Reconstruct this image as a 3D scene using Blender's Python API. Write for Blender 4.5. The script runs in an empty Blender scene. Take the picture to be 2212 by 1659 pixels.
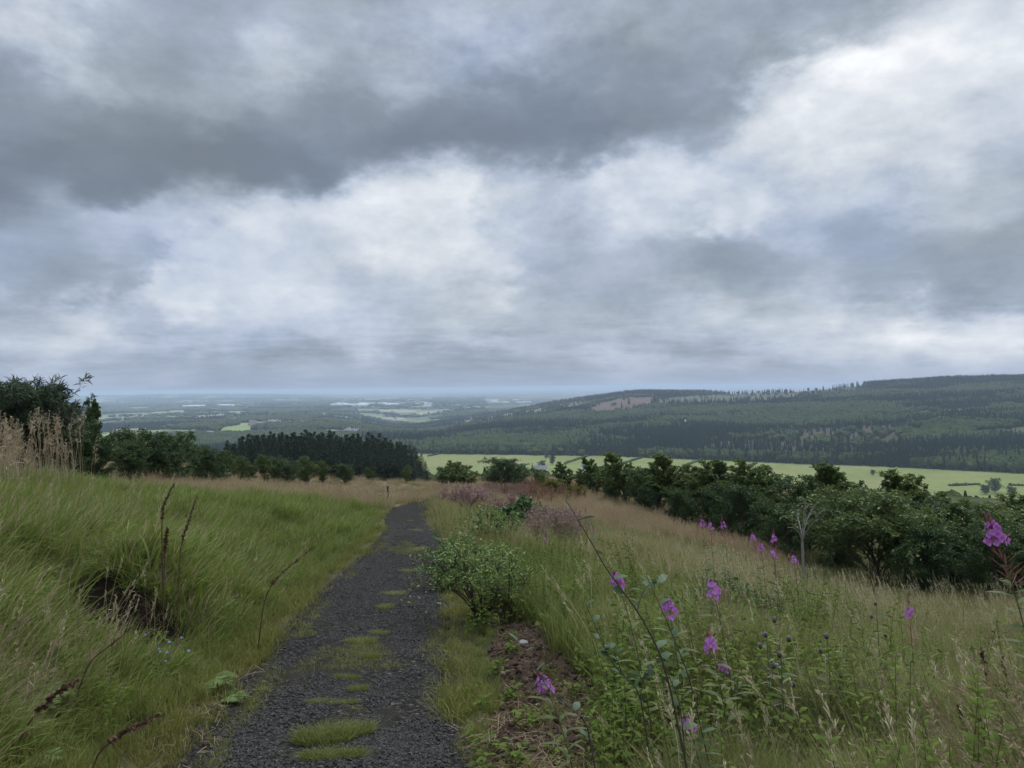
import bpy, math, random
import numpy as np
from mathutils import Matrix, Vector

R = np.random.default_rng(7)
random.seed(7)
scene = bpy.context.scene
COL = scene.collection
rad = math.radians

# ------------------------------------------------------------------ camera
W, H, F = 2212.0, 1659.0, 1670.0          # reference sheet of the photograph (pixels) and focal length
PITCH, ROLL = rad(0.30), rad(0.70)
CAM = np.array([0.0, 0.0, 1.6])
FWD = np.array([0, math.cos(PITCH), math.sin(PITCH)])
UP0 = np.array([0, -math.sin(PITCH), math.cos(PITCH)])
RT0 = np.array([1.0, 0, 0])
RT = RT0 * math.cos(ROLL) - UP0 * math.sin(ROLL)
UP = UP0 * math.cos(ROLL) + RT0 * math.sin(ROLL)

def ray(X, Y):
    d = FWD * F + RT * (X - W / 2) - UP * (Y - H / 2)
    return d / d[1]

def at(X, Y, y):
    return CAM + ray(X, Y) * y

def proj(x, y, z):
    v = np.stack([x - CAM[0], y - CAM[1], z - CAM[2]], -1)
    dz = np.maximum(v @ FWD, 1e-3)
    return W / 2 + F * (v @ RT) / dz, H / 2 - F * (v @ UP) / dz

cam = bpy.data.cameras.new('camera')
camo = bpy.data.objects.new('camera', cam)
COL.objects.link(camo)
cam.sensor_width = 36.0
cam.lens = F / W * 36.0
cam.clip_start = 0.05
cam.clip_end = 120000
camo.matrix_world = Matrix(((RT[0], UP[0], -FWD[0], 0), (RT[1], UP[1], -FWD[1], 0), (RT[2], UP[2], -FWD[2], 1.6), (0, 0, 0, 1)))
scene.camera = camo

# ------------------------------------------------------------------ numeric noise
def _hash(ix, iy, s):
    h = (ix.astype(np.int64) * 374761393 + iy.astype(np.int64) * 668265263 + s * 1442695041) & 0xFFFFFFFF
    h = ((h ^ (h >> 13)) * 1274126177) & 0xFFFFFFFF
    return ((h ^ (h >> 16)) & 0xFFFFFF) / float(0xFFFFFF)

def vnoise(x, y, s=0):
    ix, iy = np.floor(x), np.floor(y)
    fx, fy = x - ix, y - iy
    fx = fx * fx * (3 - 2 * fx); fy = fy * fy * (3 - 2 * fy)
    a = _hash(ix, iy, s); b = _hash(ix + 1, iy, s); c = _hash(ix, iy + 1, s); d = _hash(ix + 1, iy + 1, s)
    return (a + (b - a) * fx) * (1 - fy) + (c + (d - c) * fx) * fy

def fbm(x, y, s=0, o=4):
    x = np.asarray(x, float); y = np.asarray(y, float)
    t, a, n = 0.0, 0.5, 0.0
    for k in range(o):
        t = t + a * vnoise(x, y, s + k * 17); n += a
        x = x * 2.03 + 11.3; y = y * 2.03 + 7.7; a *= 0.5
    return t / n

def sstep(a, b, x):
    t = np.clip((x - a) / (b - a), 0, 1)
    return t * t * (3 - 2 * t)

# ------------------------------------------------------------------ terrain
# photograph column, row, distance, height of the vegetation standing there
TP = [
 (700,1659,4.0,0),(720,1560,4.8,0),(755,1460,5.9,0),(780,1400,6.8,0),(820,1300,9.0,0),(845,1250,11,0),(873,1200,13.8,0),
 (893,1150,18.5,0),(873,1120,24,0),(885,1100,30,0),(925,1083,38,0),(945,1073,46,0),
 (440,1659,4.05,0),(980,1659,3.95,0),(560,1500,5.5,0),(945,1500,5.5,.02),(950,1350,7.8,.05),(945,1250,11,.1),(710,1300,8.9,.05),(820,1190,14.2,.05),
 (0,1659,2.7,.2),(0,1500,3.2,.2),(0,1300,4.4,.2),(0,1150,7,.2),(0,1050,12,.2),(0,990,18,.6),(-500,1300,3.4,.1),(-500,1000,14,.1),
 (200,1659,3.2,.15),(300,1500,4.3,.15),(300,1400,5.1,.15),(300,1250,6.6,.15),(300,1150,9,.15),(300,1080,13,.15),(300,1025,24,.85),(150,1000,20,.7),
 (500,1400,6.1,.12),(500,1300,7.3,.12),(500,1200,9.8,.12),(500,1120,14,.12),(500,1060,22,.12),(500,1028,36,.95),
 (700,1250,10,.12),(700,1180,13.5,.12),(700,1110,20,.12),(700,1075,29,.15),(700,1043,50,1.0),
 (830,1125,21,.1),(840,1085,45,.3),(920,1043,65,.9),(820,1052,60,.9),
 (1010,1500,5.4,.05),(1100,1600,4.4,.0),(1080,1400,6.6,0),(1180,1340,7.1,.05),(1200,1600,4.0,.1),(1300,1400,5.6,.15),(1300,1300,7.6,.15),(1250,1240,10,.15),
 (1100,1180,14,.1),(1250,1150,18,.3),(1100,1100,30,.3),(1050,1055,50,.5),(1170,1060,45,.5),(1350,1105,38,.8),(1500,1148,32,.9),(1650,1196,24,.9),
 (1700,1600,3.5,.3),(1700,1400,5.1,.3),(1700,1310,7,.50),(1700,1245,11,.75),(1900,1310,7.5,.80),(2000,1310,8.5,.85),
 (2200,1600,3.3,.3),(2200,1470,4.3,.5),(2200,1370,6,.7),(2500,1500,4,.2),(2150,1320,21,.2),(1900,1285,24,.2),(1750,1225,32,.2),(2500,1330,20,.1),
 (1600,1150,45,.1),(1400,1085,55,.1),(1200,1050,65,.1),
]
_pw = np.array([at(X, Y, y) for X, Y, y, g in TP])
_pw[:, 2] -= np.array([t[3] for t in TP])
_extra = []
for a_ in (-0.9, -0.6, -0.3, 0.0, 0.3, 0.6, 0.9):
    _extra.append((a_ * 100, 100, -11 - 6 * max(0, a_) + 4.0 * max(0, -a_) ))
    _extra.append((a_ * 170, 170, -24))
for a_ in (-3, 0, 3):
    _extra.append((a_, -1.5, 0.05 + 0.1 * abs(a_) ))
_pw = np.vstack([_pw, np.array(_extra)])

def _uw(x, y):
    yy = np.maximum(y, -1.2) + 3.0
    return x / yy * 1.6, np.log(yy)

def _tps_fit(px, py, pz, lam=2e-3):
    n = len(px)
    d2 = (px[:, None] - px[None]) ** 2 + (py[:, None] - py[None]) ** 2
    K = np.where(d2 > 0, d2 * np.log(np.maximum(d2, 1e-12)), 0) + lam * np.eye(n)
    P = np.stack([np.ones(n), px, py], 1)
    A = np.block([[K, P], [P.T, np.zeros((3, 3))]])
    return np.linalg.solve(A, np.concatenate([pz, np.zeros(3)]))

_pu, _pv = _uw(_pw[:, 0], _pw[:, 1])
_tw = _tps_fit(_pu, _pv, _pw[:, 2])

def h_near(x, y):
    u, v = _uw(x, y)
    sh = u.shape; u = u.ravel(); v = v.ravel()
    out = np.zeros(len(u))
    for i in range(0, len(u), 20000):
        s = slice(i, i + 20000)
        d2 = (u[s, None] - _pu[None]) ** 2 + (v[s, None] - _pv[None]) ** 2
        K = d2 * np.log(np.maximum(d2, 1e-12))
        out[s] = K @ _tw[:len(_pu)] + _tw[-3] + _tw[-2] * u[s] + _tw[-1] * v[s]
    return out.reshape(sh)

# far: valley floor, the hill across it, the plain
VALLEY = -100.0
_bx = np.array([700, 920, 1300, 1700, 2000, 2212, 2700.]); _by = np.array([975, 980, 985, 1001, 1012, 1023, 1045.])
_cx = np.array([850, 950, 1000, 1100, 1200, 1290, 1370, 1450, 1600, 1700, 1800, 1860, 1950, 2050, 2150, 2212, 2500, 3000.])
_cy = np.array([935, 915, 907, 892, 873, 860, 849, 850, 852, 848, 840, 833, 828, 821, 819, 818, 815, 815.])
_bd, _ba = [], []
for X, Y in zip(_bx, _by):
    r = ray(X, Y); _ba.append(r[0]); _bd.append((VALLEY - 1.6) / r[2])
_cd = np.interp(_cx, [850, 1300, 2300], [3600, 3200, 2500])
_ca, _cz = [], []
for X, Y, d in zip(_cx, _cy, _cd):
    p = at(X, Y, d); _ca.append(p[0] / d); _cz.append(p[2])
_ba, _bd, _ca, _cz = map(np.array, (_ba, _bd, _ca, _cz))
A_HILL = ray(880, 900)[0]

def h_far(x, y):
    d = np.hypot(x, y)
    yy = np.maximum(y, 1.0)
    a = np.clip(x / yy, -3, 3)
    plain = VALLEY - 22 * sstep(1500, 5000, d) + (fbm(x / 900, y / 900, 5) - .5) * 24 * sstep(1300, 2500, d)
    plain = plain + 95 * sstep(9500, 13000, y) * (1 - sstep(15000, 20000, y)) * (1 - sstep(-0.42, -0.10, a)) * (0.62 + .5 * fbm(x / 2500, y / 2500, 9))
    plain = plain + 120 * np.exp(-(((a + 0.06) / .035) ** 2)) * np.exp(-(((y - 26000) / 2500) ** 2))
    y0 = np.interp(a, _ba, _bd); y1 = np.interp(a, _ca, _cd); zc = np.interp(a, _ca, _cz)
    t = (y - y0) / (y1 - y0)
    tc = np.clip(t, 0, 1)
    s = 0.8 * tc + 0.2 * tc * tc
    bump = (fbm(x / 260, y / 260, 3) - .5) * 26 * np.sin(np.pi * tc) + (fbm(x / 90, y / 90, 4) - .5) * 6 * np.sin(np.pi * tc)
    hill = VALLEY + (zc - VALLEY) * s + bump
    back = zc + (VALLEY - 25 - zc) * sstep(1.0, 2.2, t)
    hill = np.where(t > 1, back, hill)
    m = sstep(A_HILL - .12, A_HILL + .05, a) * (y > 400)
    return np.where(t > 0, plain * (1 - m) + hill * m, plain * (1 - sstep(1300, 1600, d)) * 1.0 + plain * sstep(1300, 1600, d))

def slope_z(x, y):
    d = np.hypot(x, y)
    return np.where(y > 0, -3 - 97 * sstep(20, 640, d) ** 0.85, 1 + 0.02 * np.abs(y))

# path centre line
_PC = [(700,1659,4.0),(720,1560,4.8),(755,1460,5.9),(780,1400,6.8),(820,1300,9.0),(845,1250,11),(873,1200,13.8),(893,1150,18.5),(876,1120,24),(884,1100,30),(922,1083,38),(943,1073,46),(950,1066,55)]
_pc = np.array([at(*p)[:2] for p in _PC])
_pc = np.vstack([[_pc[0, 0] + 1.05 * (_pc[0, 0] - _pc[1, 0]) * 3.2, 0.6], _pc])
_pcw = np.array([.68, .66, .66, .66, .66, .67, .66, .60, .54, .52, .52, .50, .5, .45])
_ty = np.linspace(-1.0, 56, 700)
_tx = np.interp(_ty, _pc[:, 1], _pc[:, 0])
_k = np.ones(31) / 31
_tx = np.convolve(np.pad(_tx, 15, mode='edge'), _k, 'valid')
def path_c(y): return np.interp(y, _ty, _tx)
def path_w(y): return np.interp(y, _pc[:, 1], _pcw)
def path_d(x, y):
    """signed distance to the track edge (negative on the track)"""
    c = path_c(y); sl = (path_c(y + .3) - path_c(y - .3)) / .6
    d = np.abs(x - c) / np.sqrt(1 + sl * sl) - path_w(y)
    return np.where((y < 55) & (y > -1.0), d, 9.0)

HOLE = None
SOIL_C = at(1165, 1480, 5.4)[:2]
def height(x, y, fine=True):
    x = np.asarray(x, float); y = np.asarray(y, float)
    d = np.hypot(x, y)
    zn = h_near(x, y)
    zf = np.where(d < 700, np.maximum(slope_z(x, y), h_far(x, y)), h_far(x, y))
    m = sstep(75, 150, np.where(y > -2, d, d + 75))
    z = zn * (1 - m) + zf * m
    if fine:
        pd = path_d(x, y)
        k = sstep(0.0, 0.5, pd) * (1 - sstep(60, 120, d))
        z = z + k * ((fbm(x * .9, y * .9, 21) - .5) * .22 + (fbm(x * 3.1, y * 3.1, 22, 3) - .5) * .09)
        sb = np.exp(-(((x - SOIL_C[0]) / .55) ** 2 + ((y - SOIL_C[1]) / 1.5) ** 2))
        z = z + sb * ((np.abs(fbm(x * 4.5, y * 4.5, 25, 4) - .5)) * .34 + (fbm(x * 14, y * 14, 26, 2) - .5) * .07 - .06)
        z = z - 0.03 * (1 - sstep(-0.1, 0.15, pd))
        if HOLE is not None:
            hx, hy = HOLE
            lat = np.exp(-((x - hx) / .46) ** 4)
            edge = hy + .16 + .10 * (fbm(x * 3.5, y * 0 + 2.0, 27, 3) - .5)
            z = z + .27 * lat * sstep(-.05, .05, y - edge) * (1 - sstep(.4, 2.4, y - edge))     # little scarp, undercut below
            e = ((x - hx) / .36) ** 2 + ((y - hy - .02) / .22) ** 2
            z = z - 0.30 * (1 - sstep(0.2, 1.25, e))
            z = z - .10 * np.exp(-(((x - hx - .1) / .55) ** 2 + ((y - hy + .55) / .45) ** 2))
        bank = (x < path_c(np.clip(y, -1, 56)))
        z = z + bank * sstep(.5, 1.4, pd) * (1 - sstep(14, 30, d)) * (np.abs(fbm(x * 1.1, y * 1.1, 24, 3) - .5) * -.34 + .04)
    return z

def hz(x, y, fine=True): return float(height(np.array([x]), np.array([y]), fine)[0])

def hit(X, Y, y0=1.3, y1=20000, fine=True):
    r = ray(X, Y)
    ys = np.exp(np.linspace(math.log(y0), math.log(y1), 900))
    xs = r[0] * ys; zs = CAM[2] + r[2] * ys
    g = height(xs, ys, fine)
    b = np.nonzero(zs <= g)[0]
    i = b[0] if len(b) else len(ys) - 1
    if i > 0:
        a0, a1 = ys[i - 1], ys[i]
        f0, f1 = zs[i - 1] - g[i - 1], zs[i] - g[i]
        t = f0 / (f0 - f1) if f0 != f1 else 0
        yy = a0 + (a1 - a0) * min(max(t, 0), 1)
    else: yy = ys[0]
    return np.array([r[0] * yy, yy, hz(r[0] * yy, yy, fine)])
_h = hit(245, 1325)
HOLE = (_h[0], _h[1])

def in_poly(px, py, poly):
    poly = np.asarray(poly, float); n = len(poly)
    ins = np.zeros(px.shape, bool); j = n - 1
    for i in range(n):
        xi, yi = poly[i]; xj, yj = poly[j]
        c = ((yi > py) != (yj > py)) & (px < (xj - xi) * (py - yi) / (yj - yi + 1e-9) + xi)
        ins ^= c; j = i
    return ins

# ------------------------------------------------------------------ object helpers
def tag(o, label=None, cat=None, group=None, kind=None):
    if label: o['label'] = label
    if cat: o['category'] = cat
    if group: o['group'] = group
    if kind: o['kind'] = kind
    return o

def empty(name, loc, label, cat, group=None, rz=0.0, scale=None):
    o = bpy.data.objects.new(name, None); COL.objects.link(o)
    o.empty_display_size = .2
    o.location = loc; o.rotation_euler = (0, 0, rz)
    if scale is not None: o.scale = scale if hasattr(scale, '__len__') else (scale,) * 3
    return tag(o, label, cat, group)

def mesh_q(name, V, Q, UV=None, mats=(), mi=None, smooth=False):
    me = bpy.data.meshes.new(name)
    V = np.ascontiguousarray(V, np.float32); Q = np.ascontiguousarray(Q, np.int32)
    me.vertices.add(len(V)); me.vertices.foreach_set('co', V.ravel())
    k = Q.shape[1]
    me.loops.add(Q.size); me.loops.foreach_set('vertex_index', Q.ravel())
    me.polygons.add(len(Q)); me.polygons.foreach_set('loop_start', np.arange(0, Q.size, k, dtype=np.int32))
    try: me.polygons.foreach_set('loop_total', np.full(len(Q), k, np.int32))
    except Exception: pass
    if UV is not None:
        uv = me.uv_layers.new(name='UVMap')
        uv.data.foreach_set('uv', np.ascontiguousarray(np.asarray(UV, np.float32)[Q.ravel()]).ravel())
    for m in mats: me.materials.append(m)
    if mi is not None: me.polygons.foreach_set('material_index', np.ascontiguousarray(mi, np.int32))
    me.polygons.foreach_set('use_smooth', np.full(len(Q), bool(smooth)))
    me.update(calc_edges=True)
    return me

class G:
    """collects quads of one mesh"""
    def __init__(s): s.V = []; s.Q = []; s.U = []; s.M = []; s.n = 0
    def add(s, V, Q, U=None, m=0):
        V = np.asarray(V, float).reshape(-1, 3); Q = np.asarray(Q, int)
        s.V.append(V); s.Q.append(Q + s.n); s.U.append(np.zeros((len(V), 2)) if U is None else np.asarray(U, float)); s.M.append(np.full(len(Q), m)); s.n += len(V)
        return s
    def ribbons(s, P, Wd, side, rnd=None, m=0):
        """P (B,S,3) centre lines, Wd (B,S) half widths, side (B,3) or (B,S,3)"""
        B, S, _ = P.shape
        if side.ndim == 2: side = np.repeat(side[:, None], S, 1)
        L = P - side * Wd[..., None]; Rr = P + side * Wd[..., None]
        V = np.stack([L, Rr], 2).reshape(-1, 3)
        b = (np.arange(B) * S * 2)[:, None]; k = (np.arange(S - 1) * 2)[None]
        i = b + k
        Q = np.stack([i, i + 1, i + 3, i + 2], -1).reshape(-1, 4)
        t = np.linspace(0, 1, S)
        rnd = R.random(B) if rnd is None else rnd
        U = np.stack(np.broadcast_arrays(rnd[:, None, None], t[None, :, None] + np.zeros((1, 1, 2))), -1).reshape(-1, 2)
        return s.add(V, Q, U, m)
    def tube(s, P, r, k=6, rnd=None, m=0):
        P = np.asarray(P, float); r = np.broadcast_to(np.asarray(r, float), (len(P),))
        T = np.gradient(P, axis=0); T /= np.linalg.norm(T, axis=1)[:, None] + 1e-9
        ref = np.array([0, 0, 1.0]) if abs(T[:, 2]).mean() < .8 else np.array([1.0, 0, 0])
        A = np.cross(T, ref); A /= np.linalg.norm(A, axis=1)[:, None] + 1e-9
        Bv = np.cross(T, A)
        th = np.arange(k) / k * 2 * np.pi
        V = P[:, None] + r[:, None, None] * (A[:, None] * np.cos(th)[None, :, None] + Bv[:, None] * np.sin(th)[None, :, None])
        n = len(P)
        i = (np.arange(n - 1) * k)[:, None] + np.arange(k)[None]
        j = (np.arange(n - 1) * k)[:, None] + ((np.arange(k) + 1) % k)[None]
        Q = np.stack([i, j, j + k, i + k], -1).reshape(-1, 4)
        rv = R.random() if rnd is None else rnd
        U = np.stack([np.full(n * k, rv), np.repeat(np.linspace(0, 1, n), k)], 1)
        return s.add(V.reshape(-1, 3), Q, U, m)
    def box(s, c, sz, m=0, rz=0.0):
        c = np.asarray(c, float); sx, sy, sz_ = np.asarray(sz, float) / 2
        v = np.array([[-sx, -sy, -sz_], [sx, -sy, -sz_], [sx, sy, -sz_], [-sx, sy, -sz_], [-sx, -sy, sz_], [sx, -sy, sz_], [sx, sy, sz_], [-sx, sy, sz_]])
        ca, sa = math.cos(rz), math.sin(rz)
        v = np.stack([v[:, 0] * ca - v[:, 1] * sa, v[:, 0] * sa + v[:, 1] * ca, v[:, 2]], 1) + c
        return s.add(v, [[0, 3, 2, 1], [4, 5, 6, 7], [0, 1, 5, 4], [1, 2, 6, 5], [2, 3, 7, 6], [3, 0, 4, 7]], None, m)
    def blob(s, c, r, nu=8, nv=6, rough=.25, rnd=None, m=0, seed=None):
        c = np.asarray(c, float); r = np.broadcast_to(np.asarray(r, float), (3,))
        u = np.arange(nu) / nu * 2 * np.pi; v = np.linspace(0.12, np.pi - .12, nv)
        D = np.stack([np.sin(v)[:, None] * np.cos(u)[None], np.sin(v)[:, None] * np.sin(u)[None], np.cos(v)[:, None] + 0 * u[None]], -1)
        D = D * (1 + rough * (R.random((nv, nu, 1)) - .5) * 2)
        V = c + D * r
        i = (np.arange(nv - 1) * nu)[:, None] + np.arange(nu)[None]
        j = (np.arange(nv - 1) * nu)[:, None] + ((np.arange(nu) + 1) % nu)[None]
        Q = np.stack([i, i + nu, j + nu, j], -1).reshape(-1, 4)
        cap = []
        for k in range(0, nu - 2, 2): cap.append([0, k + 1, k + 2, (k + 3) % nu] if k + 3 <= nu else [0, k + 1, k + 2, 0])
        Q = np.vstack([Q, np.array([q for q in cap if len(set(q)) == 4] or np.zeros((0, 4), int))])
        rv = R.random() if rnd is None else rnd
        U = np.stack([np.full(nv * nu, rv), np.repeat(np.linspace(1, 0, nv), nu)], 1)
        return s.add(V.reshape(-1, 3), Q, U, m)
    def mesh(s, name, mats, smooth=False):
        return mesh_q(name, np.vstack(s.V), np.vstack(s.Q), np.vstack(s.U), mats, np.concatenate(s.M), smooth)
    def obj(s, name, mats, parent=None, smooth=False):
        return link(name, s.mesh(name, mats, smooth), parent)

def link(name, me, parent=None):
    o = bpy.data.objects.new(name, me); COL.objects.link(o)
    if parent is not None: o.parent = parent
    return o

def copy_tree(o, parent=None):
    c = o.copy(); COL.objects.link(c)
    if parent is not None: c.parent = parent
    for ch in list(o.children): copy_tree(ch, c)
    return c

def unit(v): return v / (np.linalg.norm(v, axis=-1, keepdims=True) + 1e-9)

# ------------------------------------------------------------------ materials
def new_mat(name):
    m = bpy.data.materials.new(name); m.use_nodes = True
    nt = m.node_tree; nt.nodes.clear()
    return m, nt, nt.nodes, nt.links

def nd(nt, typ, **kw):
    n = nt.nodes.new(typ)
    for k, v in kw.items():
        if k == 'inp':
            for kk, vv in v.items():
                if isinstance(vv, bpy.types.NodeSocket): nt.links.new(vv, n.inputs[kk])
                else: n.inputs[kk].default_value = vv
        else: setattr(n, k, v)
    return n

def math_n(nt, op, a, b=None, c=None, clamp=False):
    n = nt.nodes.new('ShaderNodeMath'); n.operation = op; n.use_clamp = clamp
    for i, v in enumerate((a, b, c)):
        if v is None: continue
        if isinstance(v, bpy.types.NodeSocket): nt.links.new(v, n.inputs[i])
        else: n.inputs[i].default_value = v
    return n.outputs[0]

def mixc(nt, fac, a, b, mode='MIX'):
    n = nt.nodes.new('ShaderNodeMix'); n.data_type = 'RGBA'; n.blend_type = mode
    for s, v in ((n.inputs[0], fac), (n.inputs[6], a), (n.inputs[7], b)):
        if isinstance(v, bpy.types.NodeSocket): nt.links.new(v, s)
        else: s.default_value = v if not hasattr(v, '__len__') else (tuple(v) + (1,))[:4]
    return n.outputs[2]

def ramp(nt, fac, stops, interp='LINEAR'):
    n = nt.nodes.new('ShaderNodeValToRGB'); cr = n.color_ramp; cr.interpolation = interp
    while len(cr.elements) < len(stops): cr.elements.new(0.5)
    for e, (p, c) in zip(cr.elements, stops):
        e.position = p; e.color = (tuple(c) + (1,))[:4]
    nt.links.new(fac, n.inputs[0])
    return n.outputs[0]

def noise_n(nt, vec, scale, detail=3, rough=.55, out='Fac', dist=0.0):
    n = nt.nodes.new('ShaderNodeTexNoise'); n.inputs['Scale'].default_value = scale; n.inputs['Detail'].default_value = detail
    n.inputs['Roughness'].default_value = rough; n.inputs['Distortion'].default_value = dist
    if vec is not None: nt.links.new(vec, n.inputs['Vector'])
    return n.outputs[0] if out == 'Fac' else n.outputs[1]

def srgb(r, g, b):
    f = lambda c: (c / 255 / 12.92) if c / 255 <= .04045 else ((c / 255 + .055) / 1.055) ** 2.4
    return (f(r), f(g), f(b))

def leaf_mat(name, ca, cb, tip=None, root=None, trans=.25, patch=.6, patch_scale=.8, rough=.6, spec=.2, tip_pow=2.0):
    """foliage: colour varies in patches over the ground, from plant to plant and leaf to leaf, and along the blade"""
    m, nt, N, L = new_mat(name)
    uv = nd(nt, 'ShaderNodeUVMap'); sep = nd(nt, 'ShaderNodeSeparateXYZ', inp={0: uv.outputs[0]})
    info = nd(nt, 'ShaderNodeObjectInfo'); geo = nd(nt, 'ShaderNodeNewGeometry')
    pn = noise_n(nt, geo.outputs['Position'], patch_scale, 2)
    pn = math_n(nt, 'MULTIPLY_ADD', math_n(nt, 'SUBTRACT', pn, .5), 2.6, .5, clamp=True)
    rr = math_n(nt, 'ADD', math_n(nt, 'MULTIPLY', info.outputs['Random'], .45), math_n(nt, 'MULTIPLY', sep.outputs[0], .55))
    f = math_n(nt, 'ADD', math_n(nt, 'MULTIPLY', pn, patch), math_n(nt, 'MULTIPLY', rr, 1 - patch))
    c = mixc(nt, f, ca, cb)
    if root is not None: c = mixc(nt, math_n(nt, 'POWER', math_n(nt, 'SUBTRACT', 1.0, sep.outputs[1], clamp=True), 3.0), c, root)
    if tip is not None: c = mixc(nt, math_n(nt, 'MULTIPLY', math_n(nt, 'POWER', sep.outputs[1], tip_pow), math_n(nt, 'MULTIPLY_ADD', sep.outputs[0], .6, .3)), c, tip)
    b = nd(nt, 'ShaderNodeBsdfPrincipled', inp={'Base Color': c, 'Roughness': rough, 'Specular IOR Level': spec})
    out = nd(nt, 'ShaderNodeOutputMaterial')
    if trans > 0:
        t = nd(nt, 'ShaderNodeBsdfTranslucent', inp={'Color': c})
        mx = nd(nt, 'ShaderNodeMixShader', inp={0: trans}); L.new(b.outputs[0], mx.inputs[1]); L.new(t.outputs[0], mx.inputs[2])
        L.new(mx.outputs[0], out.inputs[0])
    else: L.new(b.outputs[0], out.inputs[0])
    return m

def plain_mat(name, ca, cb, scale=20, rough=.8, bump=.0, detail=5, spec=.2, coords='Object'):
    m, nt, N, L = new_mat(name)
    tc = nd(nt, 'ShaderNodeTexCoord'); n = noise_n(nt, tc.outputs[coords], scale, detail)
    f = math_n(nt, 'MULTIPLY_ADD', math_n(nt, 'SUBTRACT', n, .5), 2.2, .5, clamp=True)
    b = nd(nt, 'ShaderNodeBsdfPrincipled', inp={'Base Color': mixc(nt, f, ca, cb), 'Roughness': rough, 'Specular IOR Level': spec})
    if bump:
        bp = nd(nt, 'ShaderNodeBump', inp={'Strength': bump, 'Height': n}); L.new(bp.outputs[0], b.inputs['Normal'])
    out = nd(nt, 'ShaderNodeOutputMaterial'); L.new(b.outputs[0], out.inputs[0])
    return m
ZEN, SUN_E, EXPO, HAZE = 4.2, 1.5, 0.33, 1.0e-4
# ------------------------------------------------------------------ sky: Nishita behind a deck of cloud laid out by compass direction
SUN_EL, SUN_AZ = rad(52), rad(38)            # sun behind the cloud, ahead and to the right (azimuth from +Y towards +X)
world = bpy.data.worlds.new('World'); scene.world = world
world.use_nodes = True
wt = world.node_tree; wt.nodes.clear()
CLOUD = [  # column, row, brightness of the cloud there
 (90,45,202),(30,210,158),(240,70,165),(430,40,160),(620,120,184),(450,180,172),(700,30,166),(880,90,184),(1100,80,182),(1300,60,175),(1500,80,168),(1650,60,172),
 (1300,160,166),(1000,220,152),(700,230,160),(300,290,150),(100,320,146),(500,350,144),(300,400,142),(700,350,146),(900,310,147),(1250,250,148),(1100,310,146),(1420,240,158),(1560,190,165),(40,420,146),
 (1800,40,180),(1680,130,186),(1950,20,200),(150,420,168),(30,490,160),(330,470,175),(550,460,202),(430,440,176),(700,440,205),(820,400,204),(940,400,204),(1000,480,218),(900,520,205),(650,520,198),(300,540,168),(100,600,153),(200,590,158),
 (460,590,196),(380,650,212),(560,620,200),(740,550,210),(820,640,184),(680,650,190),(1000,580,198),(1080,490,190),(1110,420,184),(1090,590,200),(1280,400,202),(1400,350,190),(1240,480,178),(1200,560,170),(1380,560,166),(1500,590,153),(1640,580,156),
 (1600,440,205),(1500,400,205),(1530,450,218),(1400,470,192),(1800,250,205),(1700,300,190),(1780,150,224),(1700,200,205),(2150,110,212),(2000,180,216),(1900,100,214),(2150,260,196),(2000,320,198),(1950,400,190),(2100,420,180),(1850,500,160),(1750,480,176),(2150,560,153),(2000,560,158),
 (1900,605,158),(2180,630,158),(1700,650,178),(1400,640,170),(820,690,184),(1200,690,172),(1000,680,186),(110,735,190),(20,690,176),(200,680,196),(300,720,176),(500,700,180),(600,740,170),(1500,700,180),(1800,690,188),(2180,690,205),(1950,700,212),(2080,730,206),
 (1650,735,190),(1300,740,178),(300,800,168),(700,790,166),(1100,800,164),(1500,790,170),(2000,780,178),(100,830,166),(1000,850,158),(600,850,160),(1600,830,166),(2150,800,180),
 (-250,300,160),(-250,600,165),(-250,100,180),(2460,200,200),(2460,500,165),(2460,700,190),(300,-150,165),(900,-150,170),(1500,-150,170),(2100,-150,195),(-200,-150,170),(2460,-150,190),(-250,800,168),(2460,800,176)]
def az_el(X, Y):
    r = ray(X, Y); return math.atan2(r[0], r[1]), math.atan2(r[2], math.hypot(r[0], r[1]))
_c = np.array([az_el(X, Y) for X, Y, g in CLOUD]); _g = np.array([g for *_, g in CLOUD]) / 255.0
ELS = 1.45                                    # clouds are wider than tall
_cs = _c * np.array([1.0, ELS])
_mean = .70
# reach of each cloud lump = a multiple of the spacing to its neighbours
_dd = np.sqrt(((_cs[:, None] - _cs[None]) ** 2).sum(-1))
_reach = np.clip(np.sort(_dd, 1)[:, 1:5].mean(1) * 2.6, .14, .50)

tc = nd(wt, 'ShaderNodeTexCoord')
sx = nd(wt, 'ShaderNodeSeparateXYZ', inp={0: tc.outputs['Generated']})
azim = math_n(wt, 'ARCTAN2', sx.outputs[0], sx.outputs[1])
elev = math_n(wt, 'ARCSINE', sx.outputs[2])
# the deck seen in perspective: detail is spaced by where the ray meets a flat cloud layer
den = math_n(wt, 'ADD', math_n(wt, 'MAXIMUM', sx.outputs[2], 0.0), 0.16)
deck = nd(wt, 'ShaderNodeCombineXYZ', inp={0: math_n(wt, 'DIVIDE', sx.outputs[0], den), 1: math_n(wt, 'DIVIDE', sx.outputs[1], den), 2: 0.3})
lump = nd(wt, 'ShaderNodeCombineXYZ', inp={0: azim, 1: math_n(wt, 'MULTIPLY', elev, 1.7), 2: 0.0})
w1 = noise_n(wt, lump.outputs[0], 5.0, 5, .58, 'Color')
w2 = noise_n(wt, lump.outputs[0], 17.0, 4, .6, 'Color')
sub1 = nd(wt, 'ShaderNodeVectorMath', operation='SUBTRACT', inp={0: w1, 1: (.5, .5, .5)})
sub2 = nd(wt, 'ShaderNodeVectorMath', operation='SUBTRACT', inp={0: w2, 1: (.5, .5, .5)})
s1 = nd(wt, 'ShaderNodeVectorMath', operation='MULTIPLY', inp={0: sub1.outputs[0], 1: (.19, .17, 0)})
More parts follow.
